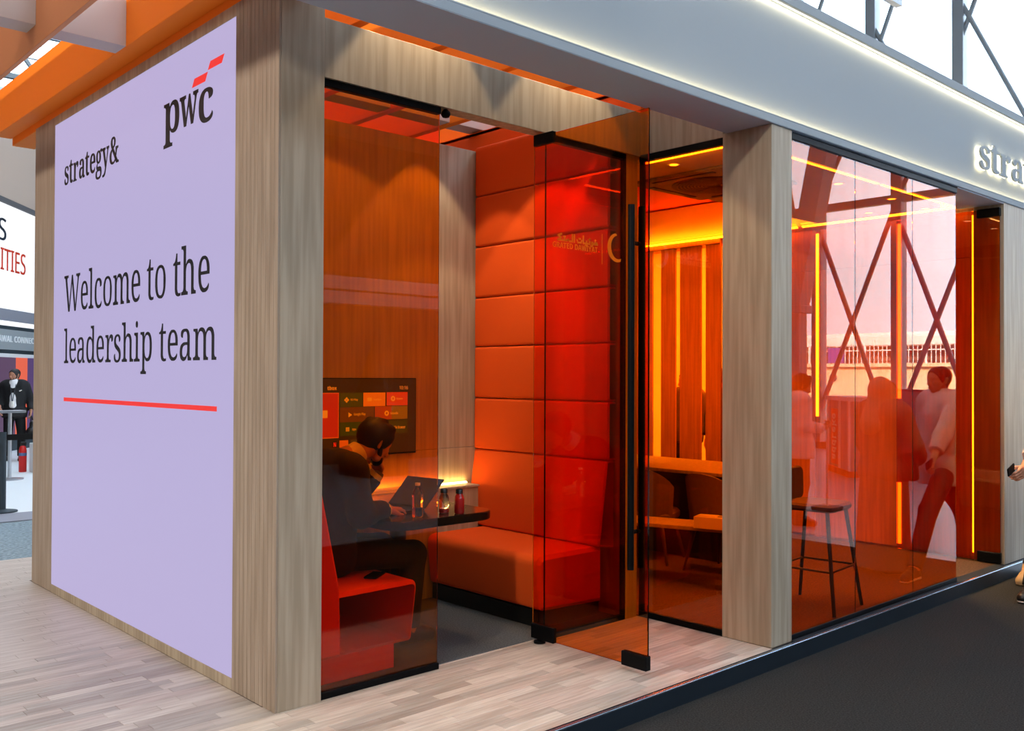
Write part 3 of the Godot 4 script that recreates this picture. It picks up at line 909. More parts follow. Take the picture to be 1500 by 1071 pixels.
func nook_things():
	var t := thing("table", "black pedestal table with rounded corners between the two nook benches", "table", Vector3(1.18, 0, -0.7))
	ex("table_top", rounded([[Vector2(0.80, -1.282), 0.0], [Vector2(1.56, -1.282), 0.0], [Vector2(1.56, -0.20), 0.16], [Vector2(0.80, -0.20), 0.16]], 0.1, 8), 0.712, 0.762, "xz", "table_black", t, 0.006)
	bar("post", Vector3(1.20, 0.02, -0.72), Vector3(1.20, 0.712, -0.72), 0.05, 0.05, "black", t, 20)
	la("foot", [Vector2(0, 0), Vector2(0.22, 0), Vector2(0.22, 0.014), Vector2(0.06, 0.026), Vector2(0, 0.026)], Vector3(1.20, 0.004, -0.72), "black", t, 32)
	# television
	var v := thing("television", "wall-mounted television showing a grid of coloured app tiles", "television", Vector3(1.39, 1.0, -1.44))
	bx("casing", Vector3(0.92, 1.005, -1.449), Vector3(1.862, 1.532, -1.425), "frame_black", v, 0.003)
	glow("tv_dark", lin(0.035, 0.032, 0.045), 1.0)
	bx("tv_screen", Vector3(0.928, 1.018, -1.427), Vector3(1.855, 1.526, -1.4235), "tv_dark", v, 0.0)
	var tiles := [[0.985, 1.136, 1.226, 1.434, 0.9, 0.32, 0.08], [0.99, 1.142, 1.221, 1.429, 0.62, 0.05, 0.05], [1.234, 1.34, 1.41, 1.433, 0.07, 0.13, 0.06], [1.418, 1.34, 1.597, 1.433, 0.95, 0.42, 0.10], [1.608, 1.342, 1.785, 1.434, 0.80, 0.12, 0.08], [1.235, 1.238, 1.504, 1.337, 0.17, 0.10, 0.07], [1.512, 1.248, 1.65, 1.338, 0.50, 0.12, 0.06], [1.65, 1.248, 1.784, 1.338, 0.32, 0.26, 0.03], [1.236, 1.148, 1.411, 1.237, 0.05, 0.12, 0.05], [1.42, 1.148, 1.59, 1.237, 0.05, 0.05, 0.06], [1.60, 1.148, 1.785, 1.239, 0.06, 0.10, 0.05], [1.178, 1.072, 1.216, 1.115, 0.02, 0.012, 0.015], [1.233, 1.072, 1.30, 1.119, 0.85, 0.30, 0.12], [1.32, 1.072, 1.39, 1.119, 0.10, 0.14, 0.30]]
	for i in tiles.size():
		var q = tiles[i]
		glow("tv_tile_%d" % i, lin(q[4], q[5], q[6]), 0.8)
		bx("screen_tile", Vector3(q[0], q[1], -1.424 + 0.0002 * (i % 2)), Vector3(q[2], q[3], -1.4225 + 0.0003 * (i % 2)), "tv_tile_%d" % i, v, 0.0)
	glow("tv_print", lin(0.80, 0.62, 0.45), 1.0)
	glow("tv_red_print", lin(0.9, 0.05, 0.05), 1.0)
	var fr := Transform3D(Basis.IDENTITY, Vector3(0, 0, -1.4222))
	for q in [["tbox", 1.138, 1.452, 1.209, 1.479, true], ["10:16", 1.714, 1.452, 1.787, 1.477, false], ["KD Play", 1.318, 1.376, 1.374, 1.395, false], ["YouTube", 1.50, 1.378, 1.565, 1.394, false], ["Browser", 1.69, 1.382, 1.745, 1.396, false], ["Google Play", 1.343, 1.276, 1.435, 1.299, false], ["Kidoodle", 1.64, 1.281, 1.704, 1.298, false], ["Apps", 1.33, 1.178, 1.361, 1.197, false], ["File Browser", 1.672, 1.181, 1.766, 1.202, false]]:
		words("screen_lettering", q[0], "Droid Sans", q[5], Vector2(q[1], q[2]), Vector2(q[3], q[4]), fr, 0.001, "tv_print", v)
	words("screen_lettering", "N", "Droid Sans", true, Vector2(1.188, 1.079), Vector2(1.206, 1.108), fr, 0.001, "tv_red_print", v)
	ex("play_icon", PackedVector2Array([Vector2(1.301, 1.27), Vector2(1.329, 1.286), Vector2(1.301, 1.303)]), -1.4222, -1.4212, "xy", "tv_print", v)
	ex("video_icon", rounded([Vector2(1.449, 1.375), Vector2(1.485, 1.375), Vector2(1.485, 1.399), Vector2(1.449, 1.399)], 0.006), -1.4222, -1.4212, "xy", "tv_print", v)
	ex("house_icon", PackedVector2Array([Vector2(1.09, 1.27), Vector2(1.14, 1.27), Vector2(1.14, 1.32), Vector2(1.09, 1.32)]), -1.4222, -1.4212, "xy", "tv_print", v)
	for q in [Vector2(1.2855, 1.396), Vector2(1.2855, 1.375), Vector2(1.275, 1.3855), Vector2(1.296, 1.3855)]:
		ex("diamond_icon", PackedVector2Array([q + Vector2(0.009, 0), q + Vector2(0, 0.009), q + Vector2(-0.009, 0), q + Vector2(0, -0.009)]), -1.4222, -1.4212, "xy", "tv_print", v)
	for q in [Vector2(1.661, 1.39), Vector2(1.608, 1.29)]:
		la("round_icon", [Vector2(0.008, 0), Vector2(0.018, 0), Vector2(0.018, 0.001), Vector2(0.008, 0.001), Vector2(0.008, 0)], Vector3(q.x, q.y, -1.4222), "tv_print", v, 20, Basis(Vector3(1, 0, 0), Vector3(0, 0, 1), Vector3(0, -1, 0)))
	for i in 9:
		var q := Vector2(1.281 + 0.0095 * (i % 3), 1.177 + 0.0095 * (i / 3))
		bx("grid_icon", Vector3(q.x, q.y, -1.4222), Vector3(q.x + 0.0075, q.y + 0.0075, -1.4212), "tv_print", v, 0.0)
	# laptop, opened towards the man
	var lap := thing("laptop", "open dark laptop on the black table in front of the seated man", "laptop", Vector3(1.10, 0.762, -0.62), 0.12)
	ex("keyboard_deck", rounded([Vector2(-0.15, -0.16), Vector2(0.10, -0.16), Vector2(0.10, 0.16), Vector2(-0.15, 0.16)], 0.012), 0.0, 0.014, "xz", "black", lap, 0.002)
	bx("key_field", Vector3(-0.06, 0.013, -0.14), Vector3(0.085, 0.0155, 0.14), "frame_black", lap, 0.001)
	var lid := thing_part("lid", lap, Vector3(0.10, 0.012, 0), Vector3(0, 0, -0.80))
	lid.mesh = slab(Vector3(-0.004, 0.0, -0.16), Vector3(0.004, 0.222, 0.16), 0.002)
	lid.material_override = M.black
	var ls := thing_part("laptop_screen", lid, Vector3.ZERO, Vector3.ZERO)
	ls.mesh = slab(Vector3(-0.0052, 0.008, -0.153), Vector3(-0.0038, 0.216, 0.153), 0.0)
	ls.material_override = glow("laptop_display", lin(0.02, 0.02, 0.035), 1.0)
	# bottles
	var prof := [Vector2(0, 0), Vector2(0.026, 0), Vector2(0.029, 0.004), Vector2(0.029, 0.085), Vector2(0.024, 0.10), Vector2(0.019, 0.108), Vector2(0.019, 0.118)]
	for q in [[Vector3(1.245, 0.763, -0.33), "clear juice bottle with a black cap and a little pink juice left", "juice_pale", 0.024], [Vector3(1.293, 0.763, -0.25), "red juice bottle with a black cap nearest the table's front edge", "juice", 0.088]]:
		var b := thing("juice_bottle", q[1], "bottle", q[0], 0.0, "juice bottles on the nook table")
		if q[2] == "juice":
			la("glass_body", prof, q[0], "juice", b, 20)
		else:
			la("glass_body", prof, q[0], "clear_plastic", b, 20)
			la("juice_fill", [Vector2(0, 0.002), Vector2(0.026, 0.002), Vector2(0.0275, 0.005), Vector2(0.0275, q[3]), Vector2(0, q[3])], q[0], q[2], b, 20)
		la("cap", [Vector2(0.0, 0.114), Vector2(0.021, 0.114), Vector2(0.021, 0.134), Vector2(0.018, 0.138), Vector2(0, 0.138)], q[0], "black", b, 20)
	var wb := thing("water_bottle", "clear plastic water bottle standing between the laptop and the glass", "bottle", Vector3(1.03, 0.763, -0.30))
	la("bottle_body", [Vector2(0, 0), Vector2(0.028, 0), Vector2(0.031, 0.006), Vector2(0.031, 0.05), Vector2(0.029, 0.055), Vector2(0.031, 0.06), Vector2(0.031, 0.12), Vector2(0.028, 0.14), Vector2(0.016, 0.165), Vector2(0.013, 0.17), Vector2(0.013, 0.178), Vector2(0, 0.178)], Vector3(1.03, 0.763, -0.30), "clear_plastic", wb, 20)
	la("cap", [Vector2(0, 0.176), Vector2(0.0145, 0.176), Vector2(0.0145, 0.19), Vector2(0, 0.191)], Vector3(1.03, 0.763, -0.30), "white_paint", wb, 16)
	var ph := thing("phone", "black phone lying face up on the red orange bench seat", "phone", Vector3(0.80, 0.456, -0.38), 0.62)
	ex("phone_body", rounded([Vector2(-0.077, -0.037), Vector2(0.077, -0.037), Vector2(0.077, 0.037), Vector2(-0.077, 0.037)], 0.012), 0.0, 0.009, "xz", "frame_black", ph, 0.002)
	ex("phone_glass", rounded([Vector2(-0.073, -0.034), Vector2(0.073, -0.034), Vector2(0.073, 0.034), Vector2(-0.073, 0.034)], 0.01), 0.009, 0.0098, "xz", "table_black", ph)
	var fo := thing("document_folder", "open paper folder lying on the oak ledge behind the table", "folder", Vector3(1.55, 0.759, -1.36), 0.1)
	bx("lower_cover", Vector3(-0.16, 0.0, -0.06), Vector3(0.15, 0.006, 0.07), "paper", fo, 0.001)
	bx("sheet_stack", Vector3(-0.15, 0.006, -0.055), Vector3(0.14, 0.018, 0.06), "paper", fo, 0.001)
	bx("loose_sheet", Vector3(-0.12, 0.0182, -0.05), Vector3(0.17, 0.0192, 0.06), "paper", fo, 0.0)


func slab(mn: Vector3, mx: Vector3, bev: float) -> ArrayMesh:
	var st := begin()
	box_into(st, mn, mx, bev)
	return st.commit()


func thing_part(called: String, parent: Node3D, at: Vector3, turn: Vector3) -> MeshInstance3D:
	var o := MeshInstance3D.new()
	join(o, called, parent)
	o.position = at
	o.rotation = turn
	base[o] = Vector3.ZERO
	return o


# ---------------------------------------------------------------- the lounge behind the right-hand glass
func lounge():
	var w := thing("wall_right", "orange panelled right wall of the lounge with upright light strips", "wall", Vector3(6.25, 0, -0.5), 0.0, "", "structure")
	bx("wall_core", Vector3(6.215, 0, -1.86), Vector3(6.40, 3.11, 0.72), "lounge_wood", w, 0.0)
	for k in 3:
		var z1 := 0.83 - 0.81 * k
		for r in [[0.02, 2.578], [2.582, 2.98]]:
			bx("wall_panel", Vector3(6.20, r[0], z1 - 0.76 if k < 2 else -1.85), Vector3(6.216, r[1], minf(z1, 0.72) if k == 0 else z1), "lounge_wood", w, 0.003)
	bx("head_board", Vector3(6.18, 3.03, -3.6), Vector3(6.40, 3.40, 0.72), "white_paint", w, 0.002)
	for q in [[0.70, 0.06, 2.94, "nearest the lounge door"], [0.045, 1.36, 2.94, "upper length second from the lounge door"], [0.045, 0.05, 0.60, "lower length second from the lounge door"], [-0.765, 1.17, 2.94, "farthest from the lounge door"]]:
		tag(led("led_strip", Vector3(6.2, q[1], q[0]), Vector3(6.2, q[2], q[0]), 0.03, Vector3(-1, 0, 0), 8.0, Color(1.0, 0.83, 0.50), null, 0.3), "upright warm LED strip in the lounge's right wall, %s" % q[3], "led strip", "upright strips in the lounge wall")
	var cove := Color(1.0, 0.80, 0.45)
	for r in [[-2.85, -0.95, "above the slatted opening"], [-0.9, 0.9, "above the panelled orange wall"]]:
		tag(led("led_strip", Vector3(6.15, 3.02, r[0]), Vector3(6.15, 3.02, r[1]), 0.03, Vector3(-0.5, -0.86, 0), 52.0 if r[0] < -2.0 else 20.0, cove, null, 0.15), "warm cove LED strip high on the lounge's right wall " + r[2], "led strip")
	for r in [[-2.85, -0.95, "slatted opening"], [-0.9, 0.9, "panelled wall"]]:
		tag(led("led_strip", Vector3(6.12, 3.045, r[0]), Vector3(6.12, 3.045, r[1]), 0.03, Vector3(0.35, 0.93, 0), 40.0, cove, null, 0.15), "added warm LED strip washing the white head board above the " + r[2], "led strip")  # extra uplights, added to brighten the head board
	# slatted opening towards the back room
	var f := thing("partition", "slatted opening of upright orange fins in the lounge's right wall", "partition", Vector3(6.25, 0, -2.7), 0.0, "", "structure")
	bx("sill_board", Vector3(6.15, 0.0, -3.6), Vector3(6.40, 0.62, -1.86), "dark_wood", f, 0.002)
	for q in [[-3.55, -3.30], [-3.20, -2.77], [-2.65, -2.45], [-2.39, -2.11], [-2.05, -1.86]]:
		bx("fin", Vector3(6.185, 0.62, q[0]), Vector3(6.21, 2.96, q[1]), "lounge_wood", f, 0.003)
	bx("fin_head", Vector3(6.16, 2.96, -3.6), Vector3(6.40, 3.03, -1.86), "lounge_wood", f, 0.002)
	w = bx("wall_north_lounge", Vector3(2.585, 0, -3.7), Vector3(6.4, 3.40, -3.6), "dark_wood", null, 0.002)
	tag(w, "dark back wall of the lounge", "wall", "", "structure")
	w = bx("wall_back_room", Vector3(8.6, 0, -6.5), Vector3(8.7, 3.4, 0.7), "white_paint", null, 0.0)
	tag(w, "bright pale wall of the back room seen between the orange fins", "wall", "", "structure")
	w = bx("wall_back_room", Vector3(6.4, 0, 0.62), Vector3(8.7, 3.4, 0.72), "white_paint", null, 0.0)
	tag(w, "pale front wall of the back room beside the right-hand column", "wall", "", "structure")
	w = bx("wall_back_room", Vector3(6.3, 0, -6.6), Vector3(8.7, 3.4, -6.5), "white_paint", null, 0.0)
	tag(w, "pale rear wall of the back room beyond the left-hand fins", "wall", "", "structure")
	w = bx("wall_back_room", Vector3(6.3, 0, -6.5), Vector3(6.4, 3.4, -3.7), "white_paint", null, 0.0)
	tag(w, "pale side wall of the back room beside the fins", "wall", "", "structure")
	w = bx("ceiling_back_room", Vector3(6.4, 3.4, -6.5), Vector3(8.7, 3.44, 0.72), "white_paint", null, 0.0)
	tag(w, "low pale ceiling over the back room behind the fins", "ceiling", "", "structure")
	var c := thing("ceiling_lounge", "lowered front ceiling of the lounge around the air conditioner", "ceiling", Vector3(4.4, 2.97, 0.3), 0.0, "", "structure")
	bx("ceiling_board", Vector3(2.68, 2.955, -0.50), Vector3(5.19, 3.0, 0.925), "ceiling_white", c, 0.0)
	bx("ceiling_board", Vector3(5.19, 2.955, -0.50), Vector3(5.74, 2.995, 0.60), "ceiling_white", c, 0.0)
	bx("door_soffit", Vector3(5.2, 2.996, 0.60), Vector3(6.135, 3.006, 0.962), "soffit_paint", c, 0.0)
	bx("bulkhead", Vector3(2.60, 3.0, -3.6), Vector3(2.68, 3.44, 0.0), "orange_wall", c, 0.0)
	bx("upper_board", Vector3(2.60, 3.42, -3.65), Vector3(6.4, 3.445, 0.60), "orange_wall", c, 0.0)
	tag(led("led_strip", Vector3(2.66, 2.944, 0.0), Vector3(2.66, 2.944, 0.9), 0.014, Vector3(0.85, 0.5, 0), 65.0, cove, null, 0.15), "warm LED strip along the top of the side glass", "led strip")
	for r in [[2.75, 4.4, "left part"], [4.45, 5.7, "right part"]]:
		tag(led("led_strip", Vector3(r[0], 2.95, 0.715), Vector3(r[1], 2.95, 0.715), 0.022, Vector3(0, -1, 0), 20.0, cove, null, 0.2), "warm LED line in the lowered lounge ceiling, " + r[2], "led strip", "ceiling line of the lounge")
	var k := 0
	for q in [Vector3(2.862, 2.953, 0.07), Vector3(3.37, 2.953, 0.51), Vector3(4.21, 2.953, 0.51), Vector3(5.05, 2.953, 0.51), Vector3(5.66, 2.953, 0.51), Vector3(5.52, 2.953, 0.09)]:
		var d := thing("downlight", "small round recessed lounge downlight %s" % ["over the side glass", "first in the row behind the wide window", "second in the row behind the wide window", "third in the row behind the wide window", "last in the row, nearest the lounge door", "set back from the window row"][k], "downlight", q, 0.0, "lounge downlights")
		la("bezel", [Vector2(0.028, 0.0), Vector2(0.042, -0.003), Vector2(0.045, 0.001), Vector2(0.028, 0.004)], q, "white_paint", d, 20)
		la("lamp_lens", [Vector2(0, -0.0015), Vector2(0.029, -0.0015), Vector2(0.029, 0.003), Vector2(0, 0.003)], q, glow("downlight_lamp", Color(1.0, 0.86, 0.6), 8.0), d, 20)
		var sp := SpotLight3D.new()
		sp.name = "downlight_beam"
		sp.light_color = Color(1.0, 0.82, 0.55)
		sp.light_energy = 4.5
		sp.spot_angle = 48.0
		sp.spot_angle_attenuation = 0.8
		sp.spot_range = 20.0
		sp.light_size = 0.03
		sp.shadow_enabled = true
		d.add_child(sp)
		sp.position = Vector3(0, -0.012, 0)
		sp.rotation.x = -PI / 2
		k += 1
	spot("added black track spot over the lounge aimed at the left-hand fins", Vector3(4.7, 3.36, -2.7), Vector3(6.2, 1.5, -2.75), 5.0, 40.0)  # unseen spot added to light the fins from the front
	spot("added black track spot over the lounge aimed at the right-hand fins", Vector3(4.7, 3.36, -1.7), Vector3(6.2, 1.5, -1.75), 5.0, 40.0)  # second spot added for the fins
	# a lamp row in the back room
	var bl := thing("ceiling_lamp", "long warm lamp under the back room's ceiling behind the fins", "lamp", Vector3(7.6, 3.36, -2.6))
	bx("lamp_body", Vector3(7.5, 3.365, -4.0), Vector3(7.7, 3.40, -1.2), "white_paint", bl, 0.004)
	led("lamp_diffuser", Vector3(7.6, 3.36, -3.95), Vector3(7.6, 3.36, -1.25), 0.16, Vector3(0, -1, 0), 330.0, Color(1.0, 0.84, 0.56), bl, 0.15)
	var fr := Transform3D(Basis.IDENTITY, Vector3.ZERO)
	# ceiling cassette air conditioner
	var ac := thing("air_conditioner", "square ceiling cassette air conditioner with a round dark grille", "air conditioner", Vector3(3.51, 2.95, -0.07))
	bx("panel", Vector3(3.09, 2.93, -0.49), Vector3(3.93, 2.954, 0.35), mat("ac_plastic", Color(0.42, 0.40, 0.38), 0.5), ac, 0.008)
	la("fan_recess", [Vector2(0, -0.004), Vector2(0.27, -0.004), Vector2(0.285, -0.008), Vector2(0.30, -0.004), Vector2(0.30, 0.0)], Vector3(3.51, 2.932, -0.07), "black", ac, 40)
	for r in 9:
		var rad := 0.06 + 0.025 * r
		la("grille_ring", [Vector2(rad - 0.004, -0.010), Vector2(rad + 0.004, -0.010), Vector2(rad + 0.004, -0.003), Vector2(rad - 0.004, -0.003), Vector2(rad - 0.004, -0.010)], Vector3(3.51, 2.932, -0.07), "ac_plastic", ac, 36)
	for a in 4:
		var dir := Vector3(cos(a * PI / 2 + 0.4), 0, sin(a * PI / 2 + 0.4))
		bar("grille_rib", Vector3(3.51, 2.924, -0.07) + dir * 0.05, Vector3(3.51, 2.924, -0.07) + dir * 0.28, 0.006, 0.006, "ac_plastic", ac, 6)
	for q in [[-0.36, 0.0, 0.02, 0.26], [0.36, 0.0, 0.02, 0.26], [0.0, -0.36, 0.26, 0.02], [0.0, 0.36, 0.26, 0.02]]:
		bx("air_flap", Vector3(3.51 + q[0] - q[2], 2.924, -0.07 + q[1] - q[3]), Vector3(3.51 + q[0] + q[2], 2.931, -0.07 + q[1] + q[3]), "black", ac, 0.002)


func lounge_chair(called: String, label: String, at: Vector3, turn: float):
	# a low tub chair: padded shell with a curved back on four splayed legs
	var c := thing(called, label, "chair", at, turn, "lounge chairs")
	ex("seat", rounded([Vector2(-0.24, -0.22), Vector2(0.24, -0.22), Vector2(0.22, 0.24), Vector2(-0.22, 0.24)], 0.10, 6), 0.34, 0.43, "xz", "chair_brown", c, 0.025)
	var st := begin()
	var n := 14
	for i in n:
		var q := []
		for s in 2:
			var a := lerpf(-1.15, 1.15, float(i + s) / n)
			var top := 0.80 - 0.16 * pow(absf(a) / 1.15, 2.2)
			for rad in [0.27, 0.225]:
				for y in [0.36, top]:
					var lean: float = (y - 0.36) * 0.16
					q.append(Vector3(sin(a) * (rad + lean * 0.5), y, -cos(a) * (rad + lean)))
		var o := Vector3(sin(lerpf(-1.15, 1.15, (i + 0.5) / n)), 0, -cos(lerpf(-1.15, 1.15, (i + 0.5) / n)))
		quad(st, q[0], q[1], q[5], q[4], o)
		quad(st, q[2], q[3], q[7], q[6], -o)
		quad(st, q[1], q[3], q[7], q[5], Vector3.UP)
		quad(st, q[0], q[2], q[6], q[4], Vector3.DOWN)
		if i == 0: quad(st, q[0], q[1], q[3], q[2], Vector3(-0.5, 0, 0.8))
		if i == n - 1: quad(st, q[4], q[5], q[7], q[6], Vector3(0.5, 0, 0.8))
	solid("backrest", st, "chair_brown", c)
	for s in [[-1, -1], [1, -1], [1, 1], [-1, 1]]:
		bar("leg", Vector3(s[0] * 0.24, 0.004, s[1] * 0.22), Vector3(s[0] * 0.17, 0.35, s[1] * 0.16), 0.011, 0.017, "dark_wood", c, 10)


func lounge_things():
	var t := thing("meeting_table", "long meeting table with a dark panel base behind the lounge chairs", "table", Vector3(4.85, 0, -1.6))
	bx("table_top", Vector3(4.37, 0.722, -3.0), Vector3(5.3, 0.752, -0.55), "oak", t, 0.004)
	bx("end_panel", Vector3(4.46, 0.004, -0.68), Vector3(5.2, 0.722, -0.64), "black", t, 0.002)
	bx("end_panel", Vector3(4.46, 0.004, -2.94), Vector3(5.2, 0.722, -2.90), "black", t, 0.002)
	bx("front_panel", Vector3(4.44, 0.004, -2.9), Vector3(4.47, 0.722, -0.68), "black", t, 0.002)
	lounge_chair("lounge_chair", "brown tub chair at the left behind the side glass", Vector3(4.13, 0, -1.16), 1.9)
	lounge_chair("lounge_chair", "brown tub chair half hidden by the wide oak column", Vector3(4.17, 0, -0.42), 1.5)
	var c := thing("coffee_table", "long low oak coffee table carrying a tissue box behind the side glass", "coffee table", Vector3(3.56, 0, -0.32), 0.33)
	bx("table_top", Vector3(-0.06, 0.42, -0.66), Vector3(0.26, 0.45, 0.62), "oak", c, 0.004)
	for q in [[-0.02, -0.6], [0.22, -0.6], [-0.02, 0.56], [0.22, 0.56]]:
		bar("leg", Vector3(q[0], 0.004, q[1]), Vector3(q[0], 0.42, q[1]), 0.012, 0.016, "dark_wood", c, 10)
	var b := thing("tissue_box", "pale card tissue box standing on the low coffee table", "box", Vector3(3.56, 0.452, -0.10), 0.33)
	bx("box_body", Vector3(-0.07, 0, -0.13), Vector3(0.07, 0.085, 0.13), "paper", b, 0.003)
	bx("box_flap", Vector3(-0.03, 0.085, -0.12), Vector3(0.07, 0.0875, 0.02), "paper", b, 0.0005)
	bx("box_slot", Vector3(-0.015, 0.0852, 0.03), Vector3(0.015, 0.0872, 0.11), "dark_wood", b, 0.0)
	var bo := thing("bowl", "small dark bowl beside the tissue box on the coffee table", "bowl", Vector3(3.53, 0.452, 0.16))
	la("bowl_shell", [Vector2(0, 0), Vector2(0.035, 0), Vector2(0.04, 0.006), Vector2(0.07, 0.04), Vector2(0.066, 0.041), Vector2(0.036, 0.01), Vector2(0, 0.009)], Vector3(3.53, 0.452, 0.16), "dark_wood", bo, 24)
	la("contents", [Vector2(0.052, 0.026), Vector2(0.04, 0.038), Vector2(0.02, 0.045), Vector2(0, 0.046)], Vector3(3.53, 0.452, 0.16), "black", bo, 16)
	var s := thing("bar_stool", "tall dark bar stool with a footrest just behind the lounge window", "stool", Vector3(3.70, 0, 0.62), 0.1)
	ex("seat", rounded([Vector2(-0.19, -0.18), Vector2(0.19, -0.18), Vector2(0.19, 0.19), Vector2(-0.19, 0.19)], 0.08, 6), 0.66, 0.71, "xz", "chair_brown", s, 0.015)
	ex("backrest", rounded([Vector2(-0.18, 0.70), Vector2(0.18, 0.70), Vector2(0.17, 0.93), Vector2(-0.17, 0.93)], 0.06, 6), -0.20, -0.165, "xy", "chair_brown", s, 0.01)
	for q in [[-1, -1], [1, -1], [1, 1], [-1, 1]]:
		bar("leg", Vector3(q[0] * 0.23, 0.004, q[1] * 0.22), Vector3(q[0] * 0.15, 0.665, q[1] * 0.14), 0.012, 0.014, "black", s, 10)
	var st := begin()
	for k in 4:
		var a: Array = [[-1, -1], [1, -1], [1, 1], [-1, 1]][k]
		var d: Array = [[1, -1], [1, 1], [-1, 1], [-1, -1]][k]
		tube(st, Vector3(a[0] * 0.197, 0.28, a[1] * 0.186), Vector3(d[0] * 0.197, 0.28, d[1] * 0.186), 0.008, 0.008, 8)
	solid("footrest", st, "black", s)


# ---------------------------------------------------------------- figures: tapered limbs joined by a smooth minimum, meshed as surface nets
func net(bones: Array, h: float, k: float, cuts: Array = []) -> ArrayMesh:
	# bone: [a, b, ra, rb] or [a, b, ra, rb, squash (Vector3 scale of the distance space)]; cut: [point, normal] keeps the side away from the normal
	var lo := Vector3.ONE * 1e9
	var hi := -lo
	for q in bones:
		var r: float = maxf(q[2], q[3]) + h * 2.0
		lo = lo.min((q[0] as Vector3).min(q[1]) - Vector3.ONE * r)
		hi = hi.max((q[0] as Vector3).max(q[1]) + Vector3.ONE * r)
	var nx := int(ceil((hi.x - lo.x) / h)) + 1
	var ny := int(ceil((hi.y - lo.y) / h)) + 1
	var nz := int(ceil((hi.z - lo.z) / h)) + 1
	var f := PackedFloat32Array()
	f.resize(nx * ny * nz)
	f.fill(9.0)
	for q in bones:
		var a: Vector3 = q[0]
		var b: Vector3 = q[1]
		var ra: float = q[2]
		var rb: float = q[3]
		var flat: bool = q.size() > 4
		var ab := b - a
		var l2 := maxf(ab.length_squared(), 1e-9)
		var abn := ab.normalized()
		var len := ab.length()
		var r: float = maxf(ra, rb) + k + h * 1.8
		var mn := a.min(b) - Vector3.ONE * r
		var mx := a.max(b) + Vector3.ONE * r
		var i0 := maxi(0, int((mn.x - lo.x) / h)); var i1 := mini(nx - 1, int((mx.x - lo.x) / h) + 1)
		var j0 := maxi(0, int((mn.y - lo.y) / h)); var j1 := mini(ny - 1, int((mx.y - lo.y) / h) + 1)
		var k0 := maxi(0, int((mn.z - lo.z) / h)); var k1 := mini(nz - 1, int((mx.z - lo.z) / h) + 1)
		for kk in range(k0, k1 + 1):
			for j in range(j0, j1 + 1):
				var row := (kk * ny + j) * nx
				var p := Vector3(0, lo.y + j * h, lo.z + kk * h)
				for i in range(i0, i1 + 1):
					p.x = lo.x + i * h
					var pa := p - a
					var t := clampf(pa.dot(ab) / l2, 0.0, 1.0)
					var d := pa.distance_to(ab * t) - (ra + (rb - ra) * t)
					if flat: d = maxf(d, pa.dot(abn) - len)
					var g := f[row + i]
					var e := k - absf(d - g)
					f[row + i] = minf(d, g) - (e * e * 0.25 / k if e > 0.0 else 0.0)
	for c in cuts:
		var cp: Vector3 = c[0]
		var cn: Vector3 = c[1]
		for kk in nz:
			for j in ny:
				var row := (kk * ny + j) * nx
				for i in nx:
					var d := (lo + Vector3(i, j, kk) * h - cp).dot(cn)
					if d > f[row + i]: f[row + i] = d
	var vi := {}
	var vs := PackedVector3Array()
	var ns := PackedVector3Array()
	var far := h * 1.75
	var sy := nx
	var sz := nx * ny
	for kk in nz - 1:
		for j in ny - 1:
			var row := kk * sz + j * sy
			for i in nx - 1:
				var o := row + i
				var f0 := f[o]
				if f0 > far or f0 < -far: continue
				var v := [f0, f[o + 1], f[o + sy], f[o + sy + 1], f[o + sz], f[o + sz + 1], f[o + sz + sy], f[o + sz + sy + 1]]
				var neg := 0
				for x in v:
					if x < 0.0: neg += 1
				if neg == 0 or neg == 8: continue
				var s := Vector3.ZERO
				var c := 0
				for e in [[0, 1], [2, 3], [4, 5], [6, 7], [0, 2], [1, 3], [4, 6], [5, 7], [0, 4], [1, 5], [2, 6], [3, 7]]:
					var fa: float = v[e[0]]
					var fb: float = v[e[1]]
					if (fa < 0.0) == (fb < 0.0): continue
					var t: float = fa / (fa - fb)
					var pa := Vector3(e[0] & 1, (e[0] >> 1) & 1, e[0] >> 2)
					var pb := Vector3(e[1] & 1, (e[1] >> 1) & 1, e[1] >> 2)
					s += pa.lerp(pb, t)
					c += 1
				vi[o] = vs.size()
				vs.append(lo + (Vector3(i, j, kk) + s / c) * h)
				ns.append(Vector3(v[1] + v[3] + v[5] + v[7] - v[0] - v[2] - v[4] - v[6], v[2] + v[3] + v[6] + v[7] - v[0] - v[1] - v[4] - v[5], v[4] + v[5] + v[6] + v[7] - v[0] - v[1] - v[2] - v[3]).normalized())
	var idx := PackedInt32Array()
	for o in vi:
		var f0: bool = f[o] < 0.0
		for ax in 3:
			var step: int = [1, sy, sz][ax]
			if f0 == (f[o + step] < 0.0): continue
			var u: int = [sy, sz, 1][ax]
			var w: int = [sz, 1, sy][ax]
			if not (vi.has(o - u) and vi.has(o - w) and vi.has(o - u - w)): continue
			var q0: int = vi[o]; var q1: int = vi[o - u]; var q2: int = vi[o - u - w]; var q3: int = vi[o - w]
			if f0: idx.append_array([q0, q2, q1, q0, q3, q2])
			else: idx.append_array([q0, q1, q2, q0, q2, q3])
	var arr := []
	arr.resize(Mesh.ARRAY_MAX)
	arr[Mesh.ARRAY_VERTEX] = vs
	arr[Mesh.ARRAY_NORMAL] = ns
	arr[Mesh.ARRAY_INDEX] = idx
	var m := ArrayMesh.new()
	m.add_surface_from_arrays(Mesh.PRIMITIVE_TRIANGLES, arr)
	return m


var head_cache := {}


